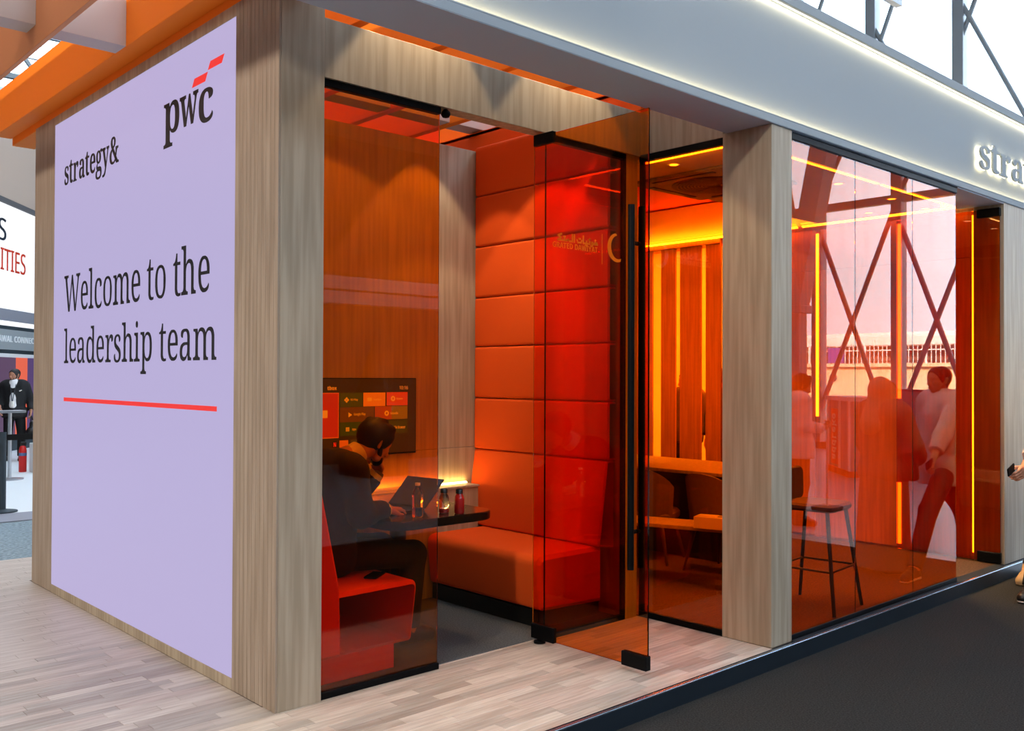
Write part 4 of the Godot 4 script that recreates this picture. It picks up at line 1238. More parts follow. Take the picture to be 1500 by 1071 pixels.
func head_mesh() -> ArrayMesh:
	# local: chin forward is +z, up is +y, centre of the skull at the origin; about 0.23 tall
	if head_cache.has("head"): return head_cache.head
	var V := func(x, y, z): return Vector3(x, y, z)
	var b := []
	b.append([V.call(0, 0.035, -0.025), V.call(0, 0.03, 0.022), 0.078, 0.072])
	b.append([V.call(0, -0.02, 0.03), V.call(0, -0.085, 0.055), 0.058, 0.026])
	for s in [-1, 1]:
		b.append([V.call(s * 0.032, -0.02, 0.045), V.call(s * 0.03, -0.075, 0.04), 0.034, 0.024])
		b.append([V.call(s * 0.012, 0.022, 0.083), V.call(s * 0.045, 0.02, 0.068), 0.014, 0.012])
		b.append([V.call(s * 0.036, -0.022, 0.068), V.call(s * 0.048, -0.026, 0.05), 0.017, 0.016])
		b.append([V.call(s * 0.077, 0.012, -0.012), V.call(s * 0.072, -0.03, -0.004), 0.014, 0.009])
	b.append([V.call(0, 0.008, 0.088), V.call(0, -0.032, 0.108), 0.008, 0.013])
	b.append([V.call(-0.010, -0.037, 0.094), V.call(0.010, -0.037, 0.094), 0.009, 0.009])
	b.append([V.call(-0.016, -0.058, 0.083), V.call(0.016, -0.058, 0.083), 0.009, 0.009])
	b.append([V.call(-0.013, -0.069, 0.081), V.call(0.013, -0.069, 0.081), 0.009, 0.009])
	head_cache.head = net(b, 0.0055, 0.018)
	return head_cache.head


func hair_mesh(kind: String) -> ArrayMesh:
	if head_cache.has(kind): return head_cache[kind]
	var b := []
	var cuts := []
	match kind:
		"short", "full":
			var g := 0.006 if kind == "short" else 0.016
			b.append([Vector3(0, 0.038, -0.028), Vector3(0, 0.036, 0.018), 0.080 + g, 0.074 + g])
			b.append([Vector3(0, 0.0, -0.05), Vector3(0, -0.05, -0.045), 0.060, 0.045])
			for s in [-1, 1]:
				b.append([Vector3(s * 0.064, 0.03, 0.02), Vector3(s * 0.07, -0.012, 0.022), 0.018, 0.009])
			if kind == "full":
				for q in [[-0.04, 0.105, 0.05], [0.0, 0.118, 0.055], [0.04, 0.105, 0.05], [-0.02, 0.125, 0.0], [0.03, 0.122, -0.01]]:
					b.append([Vector3(q[0], q[1], q[2]), Vector3(q[0] * 1.3, q[1] - 0.02, q[2] - 0.05), 0.024, 0.03])
			cuts.append([Vector3(0, 0.055, 0.075), Vector3(0, -0.42, 0.9)])
		"beard":
			b.append([Vector3(0, -0.088, 0.062), Vector3(0, -0.075, 0.055), 0.031, 0.034])
			for s in [-1, 1]:
				b.append([Vector3(s * 0.02, -0.085, 0.06), Vector3(s * 0.06, -0.03, 0.018), 0.024, 0.014])
			b.append([Vector3(-0.022, -0.047, 0.088), Vector3(0.022, -0.047, 0.088), 0.006, 0.006])
	head_cache[kind] = net(b, 0.006, 0.015, cuts)
	return head_cache[kind]


func hand_mesh(side: float, curl: float) -> ArrayMesh:
	# local: wrist at the origin, fingers along +y, palm towards +z, thumb on the side of +x * side
	var key := "hand%.0f_%.2f" % [side, curl]
	if head_cache.has(key): return head_cache[key]
	var b := []
	b.append([Vector3(0, -0.03, 0), Vector3(0, 0.02, 0), 0.024, 0.026])
	for i in 4:
		var x := (0.030 - 0.0205 * i) * side
		var root := Vector3(x * 0.95, 0.088 - absf(i - 1.3) * 0.004, 0)
		b.append([Vector3(x * 0.6, 0.02, 0), root, 0.017, 0.0125])
		var total: float = [0.072, 0.080, 0.074, 0.058][i]
		var p := root
		var ang := curl * 0.75 + i * 0.05 * curl
		var spread := Vector3(x * 0.9, 0, 0)
		for s in 3:
			var l: float = total * [0.45, 0.31, 0.24][s]
			var q := p + Vector3(spread.x * l * (1.0 - curl * 0.5) * 2.5, cos(ang) * l, sin(ang) * l)
			var r0: float = [0.0098, 0.0090, 0.0082][s]
			b.append([p, q, r0, r0 - 0.0008])
			p = q
			ang += curl * [0.95, 0.7, 0.0][s]
	var t0 := Vector3(0.020 * side, 0.018, 0.006)
	var t1 := Vector3(0.044 * side, 0.048, 0.016 + 0.012 * curl)
	var t2 := Vector3((0.055 - 0.012 * curl) * side, 0.078, 0.020 + 0.022 * curl)
	var t3 := Vector3((0.058 - 0.032 * curl) * side, 0.100, 0.022 + 0.030 * curl)
	b.append([t0, t1, 0.017, 0.0125])
	b.append([t1, t2, 0.0115, 0.0105])
	b.append([t2, t3, 0.0102, 0.0085])
	head_cache[key] = net(b, 0.0042, 0.006)
	return head_cache[key]


func aim(dir: Vector3, palm: Vector3) -> Basis:
	var y := dir.normalized()
	var z := (palm - y * palm.dot(y)).normalized()
	return Basis(y.cross(z), y, z)


func frame_of(forward: Vector3, up: Vector3) -> Basis:
	var z := forward.normalized()
	var x := up.cross(z).normalized()
	return Basis(x, z.cross(x), z)


func person(label: String, p: Dictionary, group := "") -> Node3D:
	# p: joints in metres in the scene's own axes, hands [wrist, direction, palm, curl], head [centre, forward, up], clothes
	var at: Vector3 = p.at
	var o := thing("person", label, "person", at, 0.0, group)
	var h: float = p.get("cell", 0.014)
	var skin: String = p.get("skin", "skin")
	var B := []
	var HL: Vector3 = p.hip[0]; var HR: Vector3 = p.hip[1]
	var SL: Vector3 = p.shoulder[0]; var SR: Vector3 = p.shoulder[1]
	var wide: float = p.get("wide", 1.0)
	var hm := (HL + HR) * 0.5
	var sm := (SL + SR) * 0.5
	var nb: Vector3 = p.neck
	var hc: Vector3 = p.head[0]
	var hb := frame_of(p.head[1], p.head[2])
	var torso := [[HL, HR, 0.105, 0.105], [hm, hm.lerp(sm, 0.4), 0.115, 0.112], [hm.lerp(sm, 0.35), hm.lerp(sm, 0.82), 0.115, 0.125],
		[SL.lerp(sm, 0.35), SR.lerp(sm, 0.35), 0.095, 0.095], [SL.lerp(HL, 0.08).lerp(sm, 0.45), SL.lerp(HL, 0.5).lerp(hm, 0.45), 0.09, 0.085], [SR.lerp(HR, 0.08).lerp(sm, 0.45), SR.lerp(HR, 0.5).lerp(hm, 0.45), 0.09, 0.085], [sm, nb, 0.07, 0.058]]
	B.append_array(torso)
	var neck_top := hc + hb * Vector3(0, -0.055, -0.022)
	B.append([nb, neck_top, 0.056, 0.05])
	for s in 2:
		var S: Vector3 = p.shoulder[s]
		B.append([S, p.elbow[s], 0.052, 0.042])
		B.append([p.elbow[s], p.wrist[s], 0.042, 0.027])
		B.append([p.hip[s], p.knee[s], 0.082, 0.056])
		B.append([p.knee[s], p.ankle[s], 0.055, 0.038])
		B.append([p.ankle[s], p.toe[s], 0.04, 0.03])
	var st := begin()
	st.append_from(net(B, h, 0.03), 0, Transform3D(Basis.IDENTITY, Vector3.ZERO))
	var hs: float = p.get("head_size", 1.0)
	st.append_from(head_mesh(), 0, Transform3D(hb.scaled(Vector3.ONE * hs), hc))
	for s in 2:
		if not p.has("hand") or p.hand[s] == null: continue
		var q = p.hand[s]
		st.append_from(hand_mesh(1.0 if s == 0 else -1.0, q[2]), 0, Transform3D(aim(q[0], q[1]), p.wrist[s]))
	solid("body", st, skin, o)
	for e in [-1, 1]:
		var st2 := begin()
		lathe(st2, [Vector2(0, -0.009), Vector2(0.007, -0.006), Vector2(0.0095, 0), Vector2(0.007, 0.006), Vector2(0, 0.009)], 10, hc + hb * Vector3(e * 0.03, 0.006, 0.0715) * hs, hb)
		solid("eye", st2, "hair", o)
	for q in p.get("hair", []):
		var st3 := begin()
		st3.append_from(hair_mesh(q[0]), 0, Transform3D(hb.scaled(Vector3.ONE * hs), hc))
		solid("beard" if q[0] == "beard" else "hair", st3, q[1], o)
	# clothes follow the same bones a little proud of them
	if p.has("top"):
		var t: Dictionary = p.top
		var g: float = t.get("ease", 0.018)
		var C := []
		for q in torso:
			if q[1] == nb and not t.get("high", false):
				C.append([q[0], q[0].lerp(q[1], 0.55), q[2] + g * 0.8, q[3] + g * 0.8])
				continue
			C.append([q[0], q[1], q[2] + g, q[3] + g])
		if t.has("hem"):
			C.append([hm, hm + t.hem, 0.15 + g, 0.15 + g, true])
			for s in 2: C.append([p.hip[s], p.hip[s] + t.hem, 0.10 + g, 0.10 + g, true])
		for s in 2:
			var W: Vector3 = (p.elbow[s] as Vector3).lerp(p.wrist[s], t.get("sleeve", 0.88))
			C.append([p.shoulder[s], p.elbow[s], 0.058 + g, 0.046 + g])
			C.append([p.elbow[s], W, 0.046 + g, 0.034 + g, true])
		solid(t.name, begin_with(net(C, h, 0.03, t.get("cuts", []))), t.mat, o)
	if p.has("trousers"):
		var C := [[HL, HR, 0.122, 0.122], [hm, hm.lerp(sm, 0.2), 0.125, 0.12]]
		for s in 2:
			var A: Vector3 = (p.knee[s] as Vector3).lerp(p.ankle[s], 0.97)
			C.append([p.hip[s], p.knee[s], 0.098, 0.076])
			C.append([p.knee[s], A, 0.076, 0.062, true])
		solid("trousers", begin_with(net(C, h, 0.025)), p.trousers, o)
	for s in 2:
		if not p.has("shoe"): break
		var a: Vector3 = p.ankle[s]
		var t: Vector3 = p.toe[s]
		var heel := a - (t - a) * 0.28
		heel.y = minf(a.y, t.y)
		var low := minf(a.y - 0.06, t.y - 0.02)
		var S := [[Vector3(heel.x, t.y + 0.008, heel.z), t, 0.038, 0.034], [a, a.lerp(t, 0.5), 0.046, 0.036], [t, t.lerp(a, 0.3), 0.036, 0.04]]
		if p.shoe[s].size() > 2: S.append([a, a.lerp(p.knee[s], p.shoe[s][2]), 0.05, 0.055, true])
		var sh := solid("shoe", begin_with(net(S, 0.008, 0.02)), p.shoe[s][0], o)
		if p.shoe[s][1] != "":
			var S2 := [[Vector3(heel.x, t.y - 0.018, heel.z), Vector3(t.x, t.y - 0.018, t.z), 0.040, 0.037]]
			solid("sole", begin_with(net(S2, 0.008, 0.01, [[Vector3(0, t.y - 0.006, 0), Vector3.UP], [Vector3(0, t.y - 0.029, 0), Vector3.DOWN]])), p.shoe[s][1], sh)
	return o


func begin_with(m: Mesh) -> SurfaceTool:
	var st := begin()
	st.append_from(m, 0, Transform3D.IDENTITY)
	return st


func standing(at: Vector3, yaw: float, k := 1.0) -> Dictionary:
	# a relaxed standing figure facing +z turned by yaw; lists run left, right
	var T := Transform3D(Basis(Vector3.UP, yaw).scaled(Vector3.ONE * k), at)
	var d := {"at": at, "T": T}
	for e in [["hip", Vector3(0.09, 0.93, 0)], ["knee", Vector3(0.105, 0.50, 0.015)], ["ankle", Vector3(0.11, 0.085, -0.03)], ["toe", Vector3(0.13, 0.036, 0.13)], ["shoulder", Vector3(0.185, 1.43, -0.01)], ["elbow", Vector3(0.235, 1.15, -0.03)], ["wrist", Vector3(0.235, 0.90, 0.05)]]:
		var v: Vector3 = e[1]
		d[e[0]] = [T * v, T * Vector3(-v.x, v.y, v.z)]
	d.neck = T * Vector3(0, 1.485, -0.015)
	d.head = [T * Vector3(0, 1.625, 0.015), T.basis * Vector3(0, 0, 1), Vector3.UP]
	d.hand = [[T.basis * Vector3(0, -1, 0.1), T.basis * Vector3(-1, 0, 0.2), 0.45], [T.basis * Vector3(0, -1, 0.1), T.basis * Vector3(1, 0, 0.2), 0.45]]
	return d


func people():
	# the man at the table, leaning over his laptop, chin on his left hand
	var m := {"at": Vector3(0.64, 0.455, -0.6), "cell": 0.0125,
		"hip": [Vector3(0.64, 0.575, -0.70), Vector3(0.64, 0.575, -0.52)], "knee": [Vector3(1.09, 0.535, -0.74), Vector3(1.12, 0.525, -0.46)],
		"ankle": [Vector3(1.06, 0.10, -0.76), Vector3(1.09, 0.10, -0.46)], "toe": [Vector3(1.20, 0.045, -0.78), Vector3(1.235, 0.045, -0.46)],
		"shoulder": [Vector3(0.73, 1.02, -0.79), Vector3(0.69, 1.015, -0.425)], "elbow": [Vector3(0.92, 0.815, -0.80), Vector3(0.70, 0.80, -0.36)],
		"wrist": [Vector3(1.045, 0.985, -0.70), Vector3(0.935, 0.795, -0.46)], "neck": Vector3(0.765, 1.09, -0.605),
		"head": [Vector3(0.945, 1.165, -0.60), Vector3(0.86, -0.46, 0.03), Vector3(0.46, 0.88, 0.0)],
		"hand": [[Vector3(-0.42, 0.86, 0.28), Vector3(-0.7, -0.3, 0.4), 0.85], [Vector3(0.97, -0.06, -0.25), Vector3(0, -1, 0), 0.5]],
		"hair": [["full", "hair"], ["beard", "hair"]], "trousers": "suit", "shoe": [["leather", ""], ["leather", ""]],
		"top": {"name": "jacket", "mat": "suit", "ease": 0.024, "sleeve": 0.84}}
	var o := person("man in a dark suit leaning over his laptop in the nook, chin in hand", m)
	for s in 2:
		var w: Vector3 = m.wrist[s]
		var e: Vector3 = m.elbow[s]
		var d := (w - e).normalized()
		solid("shirt_cuff", begin_with(net([[e.lerp(w, 0.78), e.lerp(w, 0.955), 0.052, 0.044, true]], 0.006, 0.01)), "shirt_white", o)
	solid("shirt_collar", begin_with(net([[Vector3(0.79, 1.088, -0.605), Vector3(0.848, 1.122, -0.603), 0.070, 0.063, true]], 0.005, 0.006)), "shirt_white", o)
	var wt := begin()
	var wd := ((m.wrist[0] as Vector3) - (m.elbow[0] as Vector3)).normalized()
	lathe(wt, [Vector2(0.028, -0.008), Vector2(0.036, -0.008), Vector2(0.036, 0.008), Vector2(0.028, 0.008)], 18, m.wrist[0], aim(wd, Vector3(0, 0, 1)))
	solid("wristwatch", wt, "steel", o)

	# hall visitors in front of the lounge window (seen in its glass; the man's shoe and phone also at the photo's edge)
	var w := standing(Vector3(5.57, HALL, 1.70), PI * 0.60, 0.93)
	var T: Transform3D = w.T
	w.elbow = [T * Vector3(0.25, 1.16, 0.06), T * Vector3(-0.25, 1.16, 0.06)]
	w.wrist = [T * Vector3(0.12, 1.08, 0.27), T * Vector3(-0.12, 1.06, 0.28)]
	w.hand = [[T.basis * Vector3(-0.5, 0.1, 0.6), T.basis * Vector3(-0.4, 0, -1), 0.7], [T.basis * Vector3(0.5, 0.1, 0.6), T.basis * Vector3(0.4, 0, -1), 0.7]]
	w.skin = "skin_light"
	w.shoe = [["leather", ""], ["leather", ""]]
	w.top = {"name": "abaya", "mat": "abaya", "ease": 0.05, "sleeve": 0.95}
	var wo := person("woman in a long dark abaya and loose headscarf standing by the lounge window", w)
	var V := func(x, y, z): return T * Vector3(x, y, z)
	solid("abaya_skirt", begin_with(net([[V.call(0, 1.1, 0), V.call(0, 0.05, 0.0), 0.15, 0.21, true], [V.call(0.08, 1.1, 0), V.call(0.10, 0.05, -0.02), 0.13, 0.16, true], [V.call(-0.08, 1.1, 0), V.call(-0.10, 0.05, -0.02), 0.13, 0.16, true], [V.call(0.05, 1.0, 0.12), V.call(0.06, 0.06, 0.16), 0.04, 0.05, true], [V.call(-0.07, 1.0, 0.12), V.call(-0.08, 0.06, 0.15), 0.035, 0.05, true], [V.call(0.17, 1.0, 0.02), V.call(0.19, 0.06, 0.05), 0.035, 0.05, true]], 0.014, 0.025)), "abaya", wo)
	for s in [-1, 1]:
		solid("wide_sleeve", begin_with(net([[V.call(s * 0.20, 1.40, 0), V.call(s * 0.25, 1.15, 0.06), 0.08, 0.09], [V.call(s * 0.25, 1.15, 0.06), V.call(s * 0.16, 1.06, 0.21), 0.085, 0.10, true], [V.call(s * 0.25, 1.12, 0.04), V.call(s * 0.19, 0.86, 0.16), 0.06, 0.045, true]], 0.012, 0.03)), "abaya", wo)
	solid("hair", begin_with(net([[V.call(0, 1.66, -0.01), V.call(0, 1.655, 0.03), 0.095, 0.088], [V.call(0.055, 1.64, 0.05), V.call(0.085, 1.46, 0.06), 0.035, 0.03], [V.call(-0.055, 1.64, 0.05), V.call(-0.085, 1.46, 0.06), 0.035, 0.03]], 0.008, 0.02, [[V.call(0, 1.64, 0.075), T.basis * Vector3(0, -0.3, 1.0)]])), "hair", wo)
	solid("headscarf", begin_with(net([[V.call(0, 1.665, -0.03), V.call(0, 1.66, 0.0), 0.112, 0.108], [V.call(0, 1.62, -0.06), V.call(0, 1.36, -0.10), 0.085, 0.13], [V.call(0.08, 1.60, -0.02), V.call(0.14, 1.30, 0.06), 0.05, 0.055], [V.call(-0.08, 1.60, -0.02), V.call(-0.14, 1.30, 0.06), 0.05, 0.055], [V.call(0.12, 1.36, 0.09), V.call(-0.10, 1.30, 0.13), 0.04, 0.045]], 0.010, 0.025, [[V.call(0, 1.66, 0.045), T.basis * Vector3(0, 0.9, 1.3).normalized()]])), "scarf", wo)

	var a := standing(Vector3(6.12, HALL, 1.46), -PI * 0.36, 1.0)
	T = a.T
	# mid-stride towards the left, a phone in the forward hand
	a.knee = [Vector3(6.18, 0.42, 1.30), Vector3(5.74, 0.44, 1.40)]
	a.ankle = [Vector3(6.05, 0.02, 1.18), Vector3(5.44, -0.015, 1.39)]
	a.toe = [Vector3(5.89, -0.062, 1.17), Vector3(5.275, -0.062, 1.39)]
	a.hip = [a.hip[0] - Vector3(0, 0.04, 0), a.hip[1] - Vector3(0, 0.04, 0)]
	a.elbow = [T * Vector3(0.26, 1.14, -0.06), Vector3(5.82, 1.06, 1.32)]
	a.wrist = [T * Vector3(0.27, 0.90, 0.02), Vector3(5.57, 0.86, 1.30)]
	a.hand = [[T.basis * Vector3(0, -1, 0.15), T.basis * Vector3(-1, 0, 0.2), 0.45], [Vector3(-0.85, -0.45, 0.0), Vector3(0.1, -0.25, -1), 0.75]]
	a.hair = [["short", "hair"]]
	a.trousers = "trouser_dark"
	a.shoe = [["boot_tan", "boot_tan", 0.22], ["leather", "sole"]]
	a.top = {"name": "shirt", "mat": "shirt_pink", "ease": 0.026, "sleeve": 0.6, "hem": Vector3(0, -0.16, 0), "high": true}
	person("man in a pale shirt striding past the lounge door with a phone in hand", a)
	var ph := thing("phone", "black phone held by the man striding past the lounge door", "phone", Vector3(5.44, 0.83, 1.275), 0.0)
	ex("phone_body", rounded([Vector2(5.375, 0.805), Vector2(5.505, 0.845), Vector2(5.485, 0.905), Vector2(5.355, 0.865)], 0.01), 1.255, 1.264, "xy", "frame_black", ph, 0.002)

	var b := standing(Vector3(7.35, HALL, 3.53), PI * 0.75, 0.96)
	T = b.T
	b.elbow = [T * Vector3(0.25, 1.16, 0.0), T * Vector3(-0.25, 1.16, 0.0)]
	b.wrist = [T * Vector3(0.08, 1.12, 0.26), T * Vector3(-0.10, 1.12, 0.25)]
	b.hand = [[T.basis * Vector3(-0.4, 0.3, 0.8), T.basis * Vector3(-0.4, 0.8, -0.4), 0.8], [T.basis * Vector3(0.4, 0.3, 0.8), T.basis * Vector3(0.4, 0.8, -0.4), 0.8]]
	b.head = [T * Vector3(0, 1.615, 0.03), T.basis * Vector3(0, -0.35, 1), Vector3.UP]
	b.hair = [["full", "hair"]]
	b.trousers = "trouser_dark"
	b.shoe = [["leather", "", 0.25], ["leather", "", 0.25]]
	b.top = {"name": "shirt", "mat": "shirt_white", "ease": 0.024, "sleeve": 0.9, "hem": Vector3(0, -0.14, 0), "high": true}
	person("man in a white shirt looking down, mirrored at the lounge window's left end", b)

	# the two guests behind the fins
	var c := standing(Vector3(7.15, 0.0, -3.0), -PI * 0.5, 0.92)
	c.cell = 0.02
	c.head[1] = Vector3(-0.8, -0.1, -0.5)
	c.hair = [["short", "hair"]]
	c.trousers = "suit"
	c.shoe = [["leather", ""], ["leather", ""]]
	c.top = {"name": "jacket", "mat": "chair_brown", "ease": 0.02, "hem": Vector3(0, -0.1, 0)}
	person("man with short dark hair standing in the back room behind the left-hand fins", c)
	c = standing(Vector3(6.95, 0.0, -2.32), -PI * 0.5, 0.93)
	c.cell = 0.02
	c.head[1] = Vector3(-0.3, -0.1, -1.0)
	c.hair = [["full", "hair"]]
	c.trousers = "suit"
	c.shoe = [["leather", ""], ["leather", ""]]
	c.top = {"name": "jacket", "mat": "suit", "ease": 0.03, "hem": Vector3(0, -0.1, 0)}
	person("person in black with full dark hair standing in the back room behind the middle fins", c)

	# the man by the far stand, a bag in his left hand
	var e := standing(Vector3(2.98, HALL, -15.5), PI * 0.02 - 0.55, 1.0)
	T = e.T
	e.cell = 0.016
	e.elbow = [T * Vector3(0.26, 1.17, -0.06), T * Vector3(-0.25, 1.15, 0.0)]
	e.wrist = [T * Vector3(0.29, 0.95, 0.03), T * Vector3(-0.20, 1.02, 0.22)]
	e.knee[0] = T * Vector3(0.12, 0.50, -0.03)
	e.head = [T * Vector3(0, 1.625, 0.015), T.basis * Vector3(-0.55, -0.05, 1), Vector3.UP]
	e.hair = [["short", "hair"], ["beard", "hair"]]
	e.trousers = "suit"
	e.shoe = [["leather", ""], ["leather", ""]]
	e.top = {"name": "jacket", "mat": "suit", "ease": 0.026, "hem": Vector3(0, -0.10, 0)}
	o = person("bearded man in a navy suit with a badge and black bag by the far stand", e)
	solid("shirt_front", begin_with(net([[T * Vector3(0, 1.47, 0.035), T * Vector3(0, 1.02, 0.075), 0.095, 0.085]], 0.012, 0.01)), "shirt_white", o)
	solid("pocket_square", begin_with(net([[T * Vector3(0.115, 1.33, 0.125), T * Vector3(0.145, 1.345, 0.115), 0.012, 0.008]], 0.004, 0.005)), "shirt_white", o)
	bar("lanyard", T * Vector3(0.05, 1.46, 0.115), T * Vector3(0.005, 1.14, 0.165), 0.007, 0.007, "suit_grey", o, 6)
	bar("lanyard", T * Vector3(-0.05, 1.46, 0.115), T * Vector3(-0.005, 1.14, 0.165), 0.007, 0.007, "suit_grey", o, 6)
	bar("badge", T * Vector3(0, 1.14, 0.168), T * Vector3(0, 1.03, 0.17), 0.04, 0.04, "paper", o, 4)
	var bag := thing("handbag", "soft black leather bag carried by the bearded man in navy", "bag", T * Vector3(0.34, 0.50, 0.06))
	solid("bag_body", begin_with(net([[T * Vector3(0.33, 0.56, -0.12), T * Vector3(0.36, 0.56, 0.28), 0.10, 0.10], [T * Vector3(0.33, 0.72, -0.06), T * Vector3(0.36, 0.72, 0.22), 0.05, 0.05]], 0.016, 0.08)), "leather", bag)
	bar("bag_handle", T * Vector3(0.30, 0.86, 0.05), T * Vector3(0.33, 0.73, 0.2), 0.012, 0.012, "leather", bag, 8)
	bar("bag_handle", T * Vector3(0.30, 0.86, 0.05), T * Vector3(0.33, 0.73, -0.05), 0.012, 0.012, "leather", bag, 8)
	# his companion, of whom the photo shows one sleeve
	var g := standing(Vector3(2.42, HALL, -15.30), 0.75, 1.0)
	T = g.T
	g.cell = 0.02
	g.hair = [["short", "hair"]]
	g.trousers = "suit_grey"
	g.shoe = [["leather", ""], ["leather", ""]]
	g.top = {"name": "jacket", "mat": "suit_grey", "ease": 0.024, "hem": Vector3(0, -0.1, 0)}
	person("man in a grey suit at the photo's left edge facing the bearded man", g)


# ---------------------------------------------------------------- the neighbouring stand behind the screen wall
func far_stand():
	var e1 := Vector3(0.5925, 0, -0.8056)
	var n := Vector3(0.8056, 0, 0.5925)
	var turn := atan2(n.x, n.z)
	# local x of the stand runs along e1 reversed: Basis(UP, turn) * X = (n.z, 0, -n.x) = e1
	var s := thing("far_stand", "white neighbouring stand with a lit slogan, grey name band and purple poster screens", "exhibition stand", Vector3(3.6803, HALL, -17.993), turn)
	var y0 := -HALL
	bx("upper_fascia", Vector3(-3.0, 5.18 + y0, -0.6), Vector3(2.2, 6.9 + y0, 0.05), "beige", s, 0.01)
	bx("side_pier", Vector3(-3.4, 0, -0.9), Vector3(-3.0, 6.9 + y0, 0.3), "beige", s, 0.01)
	bx("soffit_line", Vector3(-3.0, 5.08 + y0, -0.55), Vector3(2.2, 5.18 + y0, 0.06), "hall_wall", s, 0.0)
	glow("sign_white", lin(0.92, 0.95, 1.0), 1.1)
	bx("sign_panel", Vector3(-3.0, 2.9 + y0, -0.3), Vector3(2.2, 5.08 + y0, 0.0), "sign_white", s, 0.004)
	var fr := Transform3D(Basis.IDENTITY, Vector3(0, y0, 0.001))
	words("sign_lettering", "S", "Droid Sans", false, Vector2(-1.0, 4.30), Vector2(-0.63, 4.76), fr, 0.01, mat("print_navy", Color(0.13, 0.18, 0.24), 0.6), s)
	words("sign_lettering", "ITIES", "Droid Sans", false, Vector2(-0.88, 3.70), Vector2(0.37, 4.15), fr, 0.01, mat("print_red", Color(0.86, 0.24, 0.14), 0.6), s)
	bx("lower_soffit", Vector3(-3.0, 2.66 + y0, -0.5), Vector3(2.2, 2.9 + y0, 0.03), "grey_panel", s, 0.004)
	bx("light_gap", Vector3(-3.0, 2.56 + y0, -0.5), Vector3(2.2, 2.66 + y0, -0.02), "sign_white", s, 0.0)
	bx("dark_reveal", Vector3(-3.0, 2.48 + y0, -0.5), Vector3(2.2, 2.56 + y0, -0.03), "teal_dark", s, 0.0)
	bx("name_band", Vector3(-3.0, 2.06 + y0, -0.4), Vector3(2.2, 2.48 + y0, 0.0), mat("band_grey", Color(0.60, 0.63, 0.64), 0.5), s, 0.004)
	words("band_lettering", "DAWAL CONNECT", "Droid Sans", true, Vector2(-1.12, 2.22), Vector2(1.02, 2.35), fr, 0.01, "white_paint", s)
	bx("under_band", Vector3(-3.0, 1.98 + y0, -0.4), Vector3(2.2, 2.06 + y0, -0.05), "teal_dark", s, 0.0)
	bx("screen_surround", Vector3(-3.0, 0.14 + y0, -0.3), Vector3(2.2, 1.98 + y0, -0.04), "white_paint", s, 0.004)
	glow("poster_purple_light", lin(0.11, 0.06, 0.12), 1.0)
	glow("poster_red_light", lin(0.78, 0.13, 0.07), 1.0)
	glow("poster_indigo_light", lin(0.09, 0.05, 0.16), 1.0)
	bx("poster_screen", Vector3(-2.9, 0.24 + y0, -0.05), Vector3(-0.02, 1.90 + y0, -0.02), "poster_purple_light", s, 0.0)
	bx("poster_screen", Vector3(0.0, 0.24 + y0, -0.05), Vector3(0.60, 1.90 + y0, -0.02), "poster_red_light", s, 0.0)
	bx("poster_screen", Vector3(0.62, 0.24 + y0, -0.05), Vector3(2.1, 1.90 + y0, -0.02), "poster_indigo_light", s, 0.0)
	words("poster_lettering", "10", "Droid Sans", true, Vector2(0.2, 1.18), Vector2(0.40, 1.34), Transform3D(Basis.IDENTITY, Vector3(0, y0, -0.019)), 0.004, "paper", s)
	bx("base_cladding", Vector3(-3.0, 0, -0.5), Vector3(2.2, 0.14 + y0, -0.06), "teal_dark", s, 0.004)
	var f := thing("platform_floor", "pale floor of the neighbouring stand, whitened for sunlight, with a grey edge", "floor", Vector3(2, HALL, -13), 0.0, "", "structure")
	bx("white_floor", Vector3(-6, HALL, -22), Vector3(7, HALL + 0.012, -8.2), "stage_sunlit_white", f, 0.0)
	bx("floor_edge", Vector3(-6, HALL, -8.2), Vector3(7, HALL + 0.014, -7.55), "grey_panel", f, 0.003)
	var t := thing("high_table", "slim grey pedestal table beside the bearded man", "table", Vector3(2.01, HALL, -12.05))
	la("foot", [Vector2(0, 0.012), Vector2(0.2, 0.012), Vector2(0.2, 0.03), Vector2(0.03, 0.045), Vector2(0, 0.045)], Vector3(2.01, HALL, -12.05), "steel", t, 24)
	bar("post", Vector3(2.01, HALL + 0.03, -12.05), Vector3(2.01, 0.95, -12.05), 0.028, 0.028, "steel", t, 14)
	bx("table_top", Vector3(1.83, 0.95, -12.2), Vector3(2.2, 0.985, -11.9), "steel", t, 0.004)
	var q := thing("stanchion", "dark belt barrier post with a round foot at the photo's left edge", "barrier post", Vector3(0.97, HALL, -8.35))
	la("foot", [Vector2(0, 0.015), Vector2(0.17, 0.015), Vector2(0.17, 0.03), Vector2(0.05, 0.05), Vector2(0, 0.05)], Vector3(0.97, HALL, -8.35), "teal_dark", q, 28)
	bar("post", Vector3(0.97, HALL + 0.03, -8.35), Vector3(0.97, 0.86, -8.35), 0.045, 0.045, "teal_dark", q, 18)
	bx("belt", Vector3(0.97, 0.76, -8.36), Vector3(2.9, 0.83, -8.355), "black", q, 0.0)
	var x := thing("fire_extinguisher", "red fire extinguisher standing on the neighbouring stand's white floor", "fire extinguisher", Vector3(2.50, HALL + 0.012, -13.17))
	la("cylinder", [Vector2(0, 0), Vector2(0.056, 0), Vector2(0.06, 0.01), Vector2(0.06, 0.36), Vector2(0.045, 0.42), Vector2(0.025, 0.44), Vector2(0, 0.44)], Vector3(2.50, HALL + 0.012, -13.17), "red_paint", x, 20)
	bx("valve", Vector3(2.47, HALL + 0.45, -13.19), Vector3(2.55, HALL + 0.51, -13.15), "black", x, 0.004)
	la("label_band", [Vector2(0.0605, 0.27), Vector2(0.061, 0.27), Vector2(0.061, 0.32), Vector2(0.0605, 0.32)], Vector3(2.50, HALL + 0.012, -13.17), mat("label_blue", Color(0.30, 0.42, 0.60), 0.6), x, 20)
